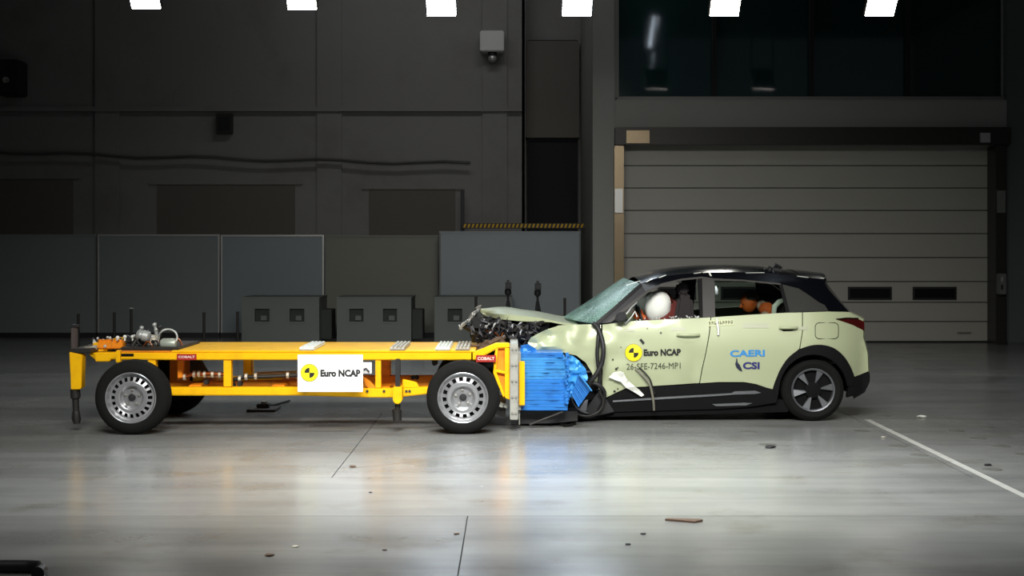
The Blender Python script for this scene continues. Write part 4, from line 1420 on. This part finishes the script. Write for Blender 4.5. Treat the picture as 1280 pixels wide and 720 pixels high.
# bonnet, buckled upwards, reaching over the wreck
NE = resample([(606, 391), (622, 392.5), (640, 393.5), (672, 397), (700, 402.5), (723, 406)], 6, False)
top, bot = [], []
nn = 18
for i, (x, y) in enumerate(NE):
    u = i / (len(NE) - 1)
    a = W(x, y, 13.60 + 0.62 * max(0.0, 1 - u / 0.3) ** 2.2)
    hw = 2 * (YC - a.y)
    for k in range(nn + 1):
        v = k / nn
        cr = 1 - (2 * v - 1) ** 2
        p = Vector((a.x - (0.05 if u < 0.02 else 0.0) * cr, a.y + hw * v, a.z + cr * (0.03 + 0.02 * math.sin(math.pi * min(1, u * 1.6)))* (1 - u)))
        p.z += 0.02 * noise.noise(Vector((p.x * 2.2, p.y * 2.5, 3.3))) * (1 - u) * min(1, v * 4)
        top.append(p)
        bot.append(p + Vector((0, 0, -0.02 - 0.035 * math.sin(math.pi * min(1, u * 1.3 + 0.1)))))
fs = []
for i in range(len(NE) - 1):
    for k in range(nn):
        fs.append((i * (nn + 1) + k, i * (nn + 1) + k + 1, (i + 1) * (nn + 1) + k + 1, (i + 1) * (nn + 1) + k))
shell(top, bot, fs).build('bonnet', M['paint_dull'], car, smooth=50, label='buckled pale green bonnet')

# inner body, floor and firewall
ib = MB()
Yn = 13.56
poly = [(758, 445), (768, 500), (772, 516), (965, 512), (968, 495), (974, 474), (988, 454), (1016, 445), (1030, 447), (1040, 452), (1044, 425), (1010, 416), (1000, 436), (968, 466), (800, 478), (778, 445)]
ib.prism([(W(x, y, Yn).x, W(x, y, Yn).z) for x, y in poly], Yn, 2 * YC - Yn)
ib.build('body_floor', M['dark'], car)
MB().prism_px([(757, 404), (790, 402), (800, 412), (784, 440), (757, 445)], 13.55, 15.0).build('dashboard', M['seat'], car, bevel=0.02)
MB().prism_px([(690, 408), (757, 406), (757, 470), (748, 475), (736, 455), (720, 446), (690, 440)], 13.75, 15.05).build('engine_bay', M['dark'], car)
MB().prism_px([(716, 500), (985, 500), (985, 515), (760, 521), (716, 524)], 13.5, 15.05).build('undertray', M['dark'], car)  # tray drawn deeper at the front to stand in for shadow below
MB().prism_px([(750, 487), (758, 499), (768, 515), (742, 521), (730, 515)], 13.44, 13.6).build('torn_liner', M['black'], car, bevel=0.006)  # liner's lower end extended to fill in the shadow beneath

# seats
for y0_, nm in ((13.72, 'near'), (14.5, 'far')):
    s_ = MB().prism_px([(842, 402), (848, 372), (858, 366), (866, 372), (872, 440), (852, 448)], y0_, y0_ + 0.5).build('front_seat', M['seat'], car, bevel=0.03)
    MB().prism_px([(846, 366), (850, 354), (860, 354), (862, 366), (854, 370)], y0_ + 0.12, y0_ + 0.38).build('headrest', M['seat'], s_, bevel=0.02)
    MB().prism_px([(810, 440), (815, 430), (852, 436), (856, 452), (812, 452)], y0_, y0_ + 0.5).build('seat_cushion', M['seat'], s_, bevel=0.03)
    MB().prism_px([(836, 400), (840, 378), (846, 374), (846, 402)], y0_ + 0.03, y0_ + 0.47).build('seat_bolster', M['seatred'], s_, bevel=0.02)
MB().prism_px([(968, 440), (976, 392), (986, 378), (996, 380), (1004, 440)], 13.75, 14.85).build('rear_seat_back', M['seat'], car, bevel=0.03)
MB().prism_px([(915, 446), (918, 434), (970, 440), (972, 456), (915, 456)], 13.75, 14.85).build('rear_seat_cushion', M['seat'], car, bevel=0.03)
stw = MB()
sc_ = W(801, 402, 13.95)
ring = [sc_ + Vector((-0.04 * math.sin(t_) * 1.0, 0.18 * math.cos(t_), 0.17 * math.sin(t_))) for t_ in [2 * math.pi * i / 24 for i in range(25)]]
stw.tube(ring, 0.014, 8, False)
stw.bar(sc_ + Vector((0, -0.17, 0)), sc_ + Vector((0, 0.17, 0)), 0.03, 0.03)
stw.build('steering_wheel', M['black'], car, smooth=50)
# airbags
def blob(c, r, sc, seed, amp=0.08, n=16):
    mb_ = MB().sphere((0, 0, 0), 1, n)
    out_ = []
    for p in mb_.v:
        k = 1 + amp * noise.noise(p * 1.6 + Vector((seed, 0, 0)))
        out_.append(Vector(c) + Vector((p.x * sc[0], p.y * sc[1], p.z * sc[2])) * r * k)
    mb_.v = out_
    return mb_


blob(W(822, 383, 13.82), 0.145, (0.95, 0.9, 1.15), 3).rotate(W(822, 383, 13.82), 'Y', 0.12).build('airbag', M['airbag'], car, smooth=80, label='inflated white airbag')
blob(W(808, 380, 14.75), 0.14, (1, 1.2, 1.0), 8).build('airbag', mat('grey_airbag', (150, 158, 152), 0.8), car, smooth=80)
# mirror remains
MB().prism_px([(769, 397), (773, 391), (781, 389.5), (785, 396), (780, 402.5), (771, 403)], 13.33, 13.42).build('mirror_remains', M['black'], car, bevel=0.012)
MB().tube([CM(775, 400, 0.02), CM(783, 392, 0.05), CM(789, 384, 0.03), CM(796, 378, 0.0)], 0.008, 6).build('mirror_wire', M['hose'], car, smooth=60)
MB().tube([CM(781, 405, 0.02), CM(789, 396, 0.05), CM(793, 389, 0.05), CM(796, 396, 0.04)], 0.008, 6).build('mirror_wire', M['hose'], car, smooth=60)


# wheels of the car
def car_wheel(c, R, Rr, name, label, flip=1, tilt=0.0, bent=False, wid=0.19):
    s_ = flip
    prof = [(Rr + 0.004, 0.02), (Rr + 0.02, 0.008), (Rr + 0.05, 0.002), (R - 0.03, 0.012), (R - 0.008, 0.03), (R, 0.05)]
    for k in range(3):
        y = 0.05 + (k + 0.7) * (wid - 0.1) / 3
        prof += [(R, y - 0.01), (R - 0.008, y - 0.008), (R - 0.008, y + 0.006), (R, y + 0.008)]
    prof += [(R, wid - 0.05), (R - 0.03, wid - 0.012), (Rr + 0.03, wid), (Rr, wid - 0.02)]
    rubber = M['rubber']
    w_ = MB().lathe([(r, o * s_) for r, o in prof], c, 64)
    if bent:
        w_.rotate(c, 'Z', tilt)
    tyre = w_.build('wheel', rubber, car, smooth=35, label=label)

    def fin(mb_, nm, m, sm=35, lab=None):
        if bent:
            mb_.rotate(c, 'Z', tilt)
        return mb_.build(nm, m, tyre, smooth=sm, label=lab)
    fin(MB().lathe([(r, o * s_) for r, o in [(Rr + 0.005, 0.03), (Rr + 0.006, 0.012), (Rr, 0.004), (Rr - 0.012, 0.012), (Rr - 0.016, 0.05), (Rr - 0.02, wid - 0.02)]], c, 56), 'rim_ring', M['silvertrim'])
    fin(MB().lathe([(r, o * s_) for r, o in [(0.001, 0.05), (Rr - 0.02, 0.055), (Rr - 0.02, wid - 0.03), (0.001, wid - 0.03)]], c, 32), 'rim_backing', M['dark'])
    fin(MB().lathe([(r, o * s_) for r, o in [(0.001, 0.012), (0.055, 0.012), (0.078, 0.02), (0.084, 0.05)]], c, 24), 'hub', M['dark'])
    for k in range(6):
        a = math.radians(78 + 60 * k)
        pts_ = []
        for rr, off in ((0.07, 0.02), (0.072, 0.12), (Rr - 0.012, 0.38), (Rr - 0.012, -0.02)):
            b_ = a - off * (0.9 if rr > 0.1 else 2.0)
            pts_.append((rr, b_))
        vs_ = []
        for dy in (0.016, 0.04):
            for j, (rr, b_) in enumerate(pts_):
                tw = 0.012 if j in (1, 2) else 0.0
                vs_.append(Vector(c) + Vector((rr * math.cos(b_), (dy + tw) * s_, rr * math.sin(b_))))
        fin(MB().hexa(vs_), 'spoke', M['silvertrim'], None)
    return tyre


rw = W(1016.5, 487.5, 13.47)
car_wheel((rw.x, 13.45, 0.305), 0.305, 0.208, 'wheel', 'rear wheel with silver blade spokes')
car_wheel((rw.x, 2 * YC - 13.45, 0.305), 0.305, 0.208, 'wheel', None, flip=-1)
fw = W(738, 489, 13.42)
car_wheel((fw.x + 0.0, 13.44, 0.285), 0.285, 0.205, 'wheel', 'crushed front wheel behind the blue barrier', bent=True, tilt=0.35)
car_wheel((fw.x + 0.05, 2 * YC - 13.45, 0.285), 0.285, 0.205, 'wheel', None, flip=-1)

# dangling arch trim straps
def strap(name, pts_, r, m=None, flat=False, label=None):
    P_ = []
    for i in range(len(pts_) - 1):
        p0 = pts_[max(i - 1, 0)]
        p1, p2 = pts_[i], pts_[i + 1]
        p3 = pts_[min(i + 2, len(pts_) - 1)]
        for k in range(6):
            t_ = k / 6
            q = [0.5 * ((2 * p1[j]) + (-p0[j] + p2[j]) * t_ + (2 * p0[j] - 5 * p1[j] + 4 * p2[j] - p3[j]) * t_ ** 2 + (-p0[j] + 3 * p1[j] - 3 * p2[j] + p3[j]) * t_ ** 3) for j in range(3)]
            P_.append(q)
    P_.append(list(pts_[-1]))
    W3 = [CM(q[0], q[1], q[2]) for q in P_]
    return MB().tube(W3, r, 8).build(name, m or M['black'], car, smooth=60, label=label)


strap('arch_strap', [(741, 404, .03), (747, 410, .05), (752, 424, .07), (753.5, 438, .09), (751, 454, .1), (744, 467, .12), (737, 476, .12), (733, 484, .1)], 0.024, label='black trim strap hanging over the fender')
strap('arch_strap', [(748, 406, .03), (747.5, 420, .05), (746, 440, .06), (747, 455, .07), (749, 468, .08), (748, 482, .08)], 0.018)
strap('arch_strap', [(736, 478, .1), (743, 478, .1), (750, 482, .1), (755, 490, .08), (753, 502, .07), (748, 512, .06)], 0.02)
strap('rim_fragment', [(712, 511, .1), (720, 516, .12), (732, 518.5, .12), (744, 515, .12), (752, 507, .1), (753, 497, .08), (748, 488, .08)], 0.012, M['darksteel'], label='bent grey rim edge')
# torn plastic pieces on the door
vs2, fs2 = fill_poly([(760.5, 471), (766, 465.5), (774, 463), (779, 465), (782, 472), (790, 480), (799, 487), (804.5, 493), (801, 495), (793, 490), (782, 484), (775, 476.5), (768, 474)], 3)
top = [CM(x, y, 0.05 + 0.03 * noise.noise(Vector((x * 0.15, y * 0.15, 1)))) for x, y in vs2]
shell(top, [q + Vector((0, 0.012, 0)) for q in top], fs2).build('torn_liner_piece', M['whiteplastic'], car, smooth=25, label='torn white plastic piece')
strap('door_strip', [(794, 461, .01), (803, 469, .03), (811, 479, .05), (814, 489, .05), (816, 500, .05), (817, 512, .04)], 0.012, mat('grey_strip', (120, 118, 104), 0.5))
strap('door_strip', [(799, 459.5, .01), (806, 466, .03), (812, 474, .05), (815, 484, .05), (818, 492, .05)], 0.008, M['black'])

# the crushed nose
mb = MB()
random.seed(21)
for k in range(120):
    x = ru(592, 680)
    yt = interp([(590, 398), (610, 396), (660, 399), (700, 405), (722, 410)], x)
    yb = interp([(590, 424), (620, 428), (650, 436), (672, 440), (722, 444)], x)
    y = ru(yt + 5, yb)
    p = W(x, y, ru(13.55, 14.6))
    R = Matrix.Rotation(ru(0, 3), 3, 'X') @ Matrix.Rotation(ru(0, 3), 3, 'Y')
    mb.obox(p, (ru(0.04, 0.2), ru(0.03, 0.14), ru(0.02, 0.08)), R)
mb.build('crushed_nose', M['black'], car, kind='stuff', label='crushed dark engine parts under the bonnet')
mb = MB()
for k in range(40):
    x = ru(588, 690)
    y = ru(400, 424)
    p = W(x, y, ru(13.5, 13.7))
    R = Matrix.Rotation(ru(0, 3), 3, 'X') @ Matrix.Rotation(ru(0, 3), 3, 'Y')
    mb.obox(p, (ru(0.03, 0.12), ru(0.01, 0.04), ru(0.01, 0.04)), R)
mb.build('broken_bracket', M['darksteel'], car, kind='stuff', label='broken metal brackets')
def shard(mb_, c, s_, ang):
    d = Matrix.Rotation(ang, 3, 'Y')
    q = [Vector((-s_, 0, -0.25 * s_ * rnd())), Vector((s_ * ru(0.5, 1), 0.01, 0.2 * s_)), Vector((ru(-.4, .4) * s_, 0, 0.55 * s_ * rnd() + 0.15 * s_)), Vector((0, 0.03, 0))]
    mb_.add([c + d @ p for p in q], [(0, 1, 2), (0, 2, 3), (2, 1, 3), (1, 0, 3)])


mb = MB()
for k in range(150):
    x = ru(590, 672)
    y = ru(interp([(590, 399), (635, 401), (672, 409)], x), 432)
    shard(mb, W(x, y, ru(13.42, 13.7)), ru(0.02, 0.07), ru(-3, 3))
mb.build('torn_plastic', M['purple'], car, kind='stuff', label='torn dark plastic pieces')


mb = MB()
for x, y, s_ in ((597, 385, 1.3), (600, 382, 1), (598, 388, .9), (589, 397, 1.2), (587, 400, .9), (592, 393, .9), (578, 406, 1.2), (577, 411, .9), (574, 406, .8), (583, 403, .8), (605, 399, .6), (601, 407, .8), (607, 408, .8), (612, 406, .6), (622, 402, 1.1), (625, 400, .9), (619, 406, 1), (641, 408, 1), (651, 405, 1.5), (652, 415, 1.1), (641, 418.5, .7), (613, 416, .8), (630, 421, .6), (593, 392, .7), (604, 396, .6), (609, 407, .9), (616, 410, .6), (634, 413, .5)):
    for k in range(2):
        shard(mb, W(x + ru(-1, 1), y + ru(-1, 1), ru(13.32, 13.38)), ru(0.018, 0.034) * s_, ru(-1.6, 0.2))
mb.build('broken_trim', M['bits'], car, kind='stuff', label='white bits of broken trim')
MB().tube([W(574, 411, 13.5), W(580, 405, 13.5), W(586, 400, 13.56), W(591, 393, 13.6), W(596, 389, 13.62), W(601, 382, 13.7)], [0.012, 0.02, 0.012, 0.024, 0.014, 0.008], 5).build('bumper_beam', M['steel'], car, smooth=30, label='torn silver bumper beam')
MB().tube([W(580, 407, 13.6), W(592, 412, 13.65), W(606, 412, 13.7), W(640, 416, 13.7)], [0.03, 0.05, 0.06, 0.06], 7).build('bumper_beam', M['black'], car, smooth=30)
for k in range(8):
    x = ru(594, 640)
    y = ru(404, 418)
    cp = [W(x + 14 * u + 3 * math.sin(5 * u + k), y + ru(-1, 1) + 9 * math.sin(math.pi * u), 13.5 + 0.03 * k) for u in [i / 7 for i in range(8)]]
    MB().tube(cp, 0.008, 6).build('wire_loom', M['copper'] if k % 4 == 0 else M['black'], car, smooth=60)
mb = MB()
for k in range(26):
    x = ru(592, 628)
    y = 436 - (x - 592) * 0.28 + ru(-4, 2)
    R = Matrix.Rotation(ru(-0.8, 0.3), 3, 'Y') @ Matrix.Rotation(ru(0, 1), 3, 'X')
    mb.obox(W(x, y, ru(13.2, 13.5)), (ru(0.04, 0.12), ru(0.02, 0.05), ru(0.01, 0.03)), R)
mb.build('fallen_fragment', M['brown'], car, kind='stuff', label='brownish fragments fallen on the trolley front')

# ================================================================ DUMMIES (figures grown on a joint skeleton)
def figure(name, joints, edges_, label, m, root=0):
    me = bpy.data.meshes.new(name)
    me.from_pydata([tuple(j[0]) for j in joints], edges_, [])
    o = bpy.data.objects.new(name, me)
    COL.objects.link(o)
    sk = o.modifiers.new('skin', 'SKIN')
    sk.use_smooth_shade = True
    for i, j in enumerate(joints):
        me.skin_vertices[0].data[i].radius = (j[1], j[2] if len(j) > 2 else j[1])
        me.skin_vertices[0].data[i].use_root = (i == root)
    ss = o.modifiers.new('sub', 'SUBSURF')
    ss.levels = ss.render_levels = 1
    bpy.context.view_layer.update()
    dg = bpy.context.evaluated_depsgraph_get()
    m2 = bpy.data.meshes.new_from_object(o.evaluated_get(dg))
    bpy.data.objects.remove(o)
    m2.shade_smooth()
    m2.materials.clear()
    m2.materials.append(m)
    o2 = bpy.data.objects.new(name, m2)
    COL.objects.link(o2)
    tag(o2, label, 'dummy')
    return o2


def hand(mb_, wrist, dirv, side, k=1.0):
    """palm, four unequal bent fingers and a side thumb"""
    w_ = Vector(wrist)
    d = Vector(dirv).normalized()
    s_ = Vector(side).normalized()
    n_ = d.cross(s_)
    mb_.tube([w_, w_ + d * 0.045 * k, w_ + d * 0.085 * k], [0.026 * k, 0.038 * k, 0.03 * k], 8)
    for i, L_ in enumerate((0.066, 0.076, 0.07, 0.054)):
        b_ = w_ + d * 0.08 * k + s_ * (0.03 - 0.02 * i) * k
        mb_.tube([b_, b_ + (d * 0.55 + n_ * 0.15) * L_ * k, b_ + (d * 0.75 + n_ * 0.6) * L_ * k], [0.009 * k, 0.009 * k, 0.007 * k], 6)
    b_ = w_ + d * 0.03 * k + s_ * 0.033 * k
    mb_.tube([b_, b_ + (d * 0.3 + s_ * 0.7) * 0.05 * k, b_ + (d * 0.9 + s_ * 0.8) * 0.05 * k], [0.011 * k, 0.01 * k, 0.008 * k], 6)
    return mb_


def head_parts(fig, c, r, face, m_skin):
    """head with brow, nose, chin, ears and eyes; face points along the given direction"""
    f = Vector(face).normalized()
    c = Vector(c)
    sd = f.cross(Vector((0, 0, 1))).normalized()
    up = sd.cross(f)
    R = Matrix((sd, f, up)).transposed()
    h = MB().sphere((0, 0, 0), 1, 14)
    vv = []
    for p in h.v:
        q = Vector((p.x * 0.78, p.y * 0.98, p.z * 1.18))
        if p.z < -0.1:
            q.x *= 1 + 0.25 * (p.z + 0.1)
            q.y += 0.10 * (-p.z) if p.y > 0 else 0.12 * (-p.z)
        vv.append(c + R @ (q * r))
    h.v = vv
    def at_(x, y, z):
        return c + R @ (Vector((x, y, z)) * r)
    h.tube([at_(0, 0.92, 0.15), at_(0, 1.16, -0.18), at_(0, 0.96, -0.28)], [0.09 * r, 0.16 * r, 0.1 * r], 8)
    for sx in (-1, 1):
        h.tube([at_(sx * 0.78, -0.05, 0.2), at_(sx * 0.86, -0.12, 0.0), at_(sx * 0.76, -0.02, -0.25)], [0.08 * r, 0.14 * r, 0.07 * r], 6)
    o = h.build('head', m_skin, fig, smooth=60)
    for sx in (-1, 1):
        MB().sphere(at_(sx * 0.3, 0.86, 0.08), 0.11 * r, 6).build('eye', M['ink'], o, smooth=60)
    MB().tube([at_(-0.25, 0.9, -0.58), at_(0, 0.98, -0.6), at_(0.25, 0.9, -0.58)], 0.045 * r, 6).build('mouth', M['seatred'], o, smooth=60)
    return o


# driver, bent forward into the airbag, hands at the wheel
Yd = 13.97
J = lambda x, y, Y=Yd: W(x, y, Y)
joints = [(J(843, 432), 0.13, 0.16), (J(841, 415), 0.12, 0.15), (J(840, 399), 0.12, 0.17), (J(836, 391), 0.07, 0.1), (J(832, 384), 0.05),
          (J(836, 392, Yd - 0.2), 0.055), (J(822, 408, Yd - 0.24), 0.042), (J(807, 398, Yd - 0.13), 0.03),
          (J(836, 392, Yd + 0.2), 0.055), (J(822, 408, Yd + 0.24), 0.042), (J(807, 399, Yd + 0.13), 0.03),
          (J(828, 434, Yd - 0.11), 0.085), (J(796, 425, Yd - 0.12), 0.062), (J(786, 450, Yd - 0.12), 0.048), (J(776, 462, Yd - 0.12), 0.035),
          (J(828, 434, Yd + 0.11), 0.085), (J(796, 425, Yd + 0.12), 0.062), (J(786, 450, Yd + 0.12), 0.048), (J(776, 462, Yd + 0.12), 0.035)]
eds = [(0, 1), (1, 2), (2, 3), (3, 4), (2, 5), (5, 6), (6, 7), (2, 8), (8, 9), (9, 10), (0, 11), (11, 12), (12, 13), (13, 14), (0, 15), (15, 16), (16, 17), (17, 18)]
dv = figure('crash_dummy', joints, eds, 'crash dummy in dark red suit slumped behind the white airbag', mat('dark_red_suit', (98, 34, 26), 0.8))
head_parts(dv, J(829, 377, Yd + 0.06), 0.1, (-1, -0.1, -0.25), M['dummyskin'])
hand(MB(), J(807, 398, Yd - 0.13), (-1, 0.1, 0.35), (0, 0.3, 1)).build('hand', M['dummyskin'], dv, smooth=60)
hand(MB(), J(807, 399, Yd + 0.13), (-1, -0.1, 0.35), (0, -0.3, 1)).build('hand', M['dummyskin'], dv, smooth=60)

# child dummy in the back, leaning forward
Yk = 14.05
K = lambda x, y, Y=Yk: W(x, y, Y)
joints = [(K(974, 424), 0.1, 0.12), (K(970, 408), 0.09, 0.115), (K(962, 383), 0.1, 0.13), (K(951, 381), 0.07, 0.075), (K(945, 383), 0.04),
          (K(957, 393, Yk - 0.15), 0.042), (K(945, 408, Yk - 0.17), 0.034), (K(932, 414, Yk - 0.13), 0.024),
          (K(957, 393, Yk + 0.15), 0.042), (K(945, 408, Yk + 0.17), 0.034), (K(932, 414, Yk + 0.13), 0.024),
          (K(962, 428, Yk - 0.09), 0.062), (K(934, 424, Yk - 0.1), 0.046), (K(928, 444, Yk - 0.1), 0.034), (K(922, 447, Yk - 0.1), 0.026),
          (K(962, 428, Yk + 0.09), 0.062), (K(934, 424, Yk + 0.1), 0.046), (K(928, 444, Yk + 0.1), 0.034), (K(922, 447, Yk + 0.1), 0.026)]
kd = figure('crash_dummy', joints, eds, 'child crash dummy with orange head leaning forward behind the rear window', M['dummycloth'])
hd = head_parts(kd, K(936, 378), 0.088, (-1, -0.25, -0.35), M['dummyskin'])
MB().lathe([(0.001, 0.1), (0.045, 0.088), (0.075, 0.05), (0.084, 0.0)], K(938.5, 374), 20, axis='z').build('cap', mat('olive_cap', (52, 48, 30), 0.8), hd, smooth=60)
hand(MB(), K(932, 414, Yk - 0.13), (-1, 0.1, -0.2), (0, 0.3, 1), 0.75).build('hand', M['dummyskin'], kd, smooth=60)
hand(MB(), K(932, 414, Yk + 0.13), (-1, -0.1, -0.2), (0, -0.3, 1), 0.75).build('hand', M['dummyskin'], kd, smooth=60)
# orange vest panel and white harness strap
blob(K(958, 387, Yk - 0.085), 0.11, (0.7, 0.8, 0.7), 5).build('vest', M['dummyorange'], kd, smooth=80, label='orange vest')
MB().tube([K(985, 374, Yk - 0.14), K(974, 377, Yk - 0.18), K(968, 383, Yk - 0.2), K(967, 394, Yk - 0.18)], [0.015, 0.028, 0.03, 0.025], 6).build('harness', M['whiteplastic'], kd, smooth=60)

# ================================================================ FLOOR CLUTTER
def floor_pt(px, py):
    Y = CZ * F / (py - HY)
    p = W(px, py, Y)
    return Vector((p.x, Y, 0))


fb = thing('floor_anchor', floor_pt(326, 515), 'flat black floor anchor plate with clamp under the trolley', 'anchor plate')
c = floor_pt(327, 514.5)
MB().box(c.x - 0.15, c.x + 0.15, c.y - 0.05, c.y + 0.3, 0.0, 0.025).build('plate', M['darksteel'], fb, bevel=0.005)
MB().box(c.x - 0.07, c.x + 0.06, c.y + 0.08, c.y + 0.2, 0.025, 0.07).build('clamp', M['black'], fb, bevel=0.008)
MB().cyl((c.x, c.y + 0.14, 0.07), (c.x, c.y + 0.14, 0.09), 0.03, 8).build('bolt', M['steel'], fb)
a_, b_ = floor_pt(334, 512), floor_pt(362, 502)
o = MB().tube([a_ + Vector((0, .25, .012)), b_ + Vector((0, 0, .012))], 0.012, 6).build('floor_rod', M['darksteel'])
tag(o, 'thin dark rod lying on floor beside the anchor plate', 'rod')

hs = [floor_pt(x, y) + Vector((0, 0, 0.014)) for x, y in ((697, 529), (700, 532), (707, 534), (714, 533), (718, 530), (716, 527.5))]
tag(MB().tube(hs, 0.014, 8).build('rubber_hose', M['foam'], smooth=60), 'short black hose curled on floor below the blue barrier', 'hose')

sc = floor_pt(855, 652)
vs_ = []
pl = [(-0.115, 0.012), (-0.09, 0.028), (-0.03, 0.018), (0.03, 0.02), (0.1, 0.016), (0.115, -0.004), (0.06, -0.024), (0.0, -0.012), (-0.06, 0.0)]
top = [sc + Vector((x, y * 2, 0.012 + 0.004 * noise.noise(Vector((x * 30, y * 30, 0))))) for x, y in pl]
o = MB().add(top + [Vector((p.x, p.y, 0.001)) for p in top], [tuple(range(9)), tuple(range(17, 8, -1))] + [(i, i + 9, (i + 1) % 9 + 9, (i + 1) % 9) for i in range(9)]).build('scrap_strip', M['brown'])
tag(o, 'flat brown scrap strip alone on the floor in the foreground', 'scrap')


def chip(px, py, s_, m, label, seed):
    p = floor_pt(px, py)
    random.seed(seed)
    mb_ = MB().sphere((0, 0, 0), 1, 5)
    mb_.v = [p + Vector((q.x * s_ * 1.5, q.y * s_ * 1.1, s_ * 0.4 + q.z * s_ * 0.4)) + Vector((ru(-1, 1), ru(-1, 1), 0)) * s_ * 0.25 for q in mb_.v]
    tag(mb_.build('debris_chip', m), label, 'debris', 'loose debris on the floor')


chip(337, 695, 0.018, M['brown'], 'largest dark debris chip in the foreground floor, left of centre', 1)
chip(369, 684, 0.014, M['ballast'], 'pale debris chip just right of the largest dark chip', 2)
chip(441, 584, 0.02, M['brown'], 'debris chip on the floor below the sign and joint corner', 3)
chip(463, 616, 0.009, M['black'], 'tiny dark chip between sign reflection and foreground', 4)
chip(481, 688, 0.01, M['brown'], 'tiny brown chip near the short floor joint', 5)
chip(804, 668, 0.012, M['black'], 'small black chip left below the brown strip', 6)
chip(785, 681, 0.012, M['black'], 'small black chip nearest the camera below the brown strip', 7)
chip(1152, 522, 0.03, M['whiteplastic'], 'white debris chip on the floor right of the car', 8)
chip(963, 560, 0.03, M['black'], 'dark flat debris chip on floor below the car rear door', 9)
chip(1104, 547, 0.015, M['ballast'], 'pale debris chip beside the white line', 10)
chip(571, 668, 0.012, M['brown'], 'brown chip beside the short floor joint', 11)
chip(1235, 582, 0.02, M['black'], 'dark chip right of the white line end', 12)

pp = [floor_pt(x, 722) + Vector((0, 0, 0.04)) for x in (-120, -40, 0, 25)]
pp = [Vector((p.x, 7.2, 0.035)) for p in pp]
pp += [Vector((pp[-1].x + 0.07, 7.19, 0.034)), Vector((pp[-1].x + 0.1, 7.13, 0.033)), Vector((pp[-1].x + 0.108, 7.05, 0.033))]
tag(MB().tube(pp, 0.033, 12).build('rubber_tube', M['foam'], smooth=60), 'thick black rubber tube in the bottom left foreground corner', 'tube')
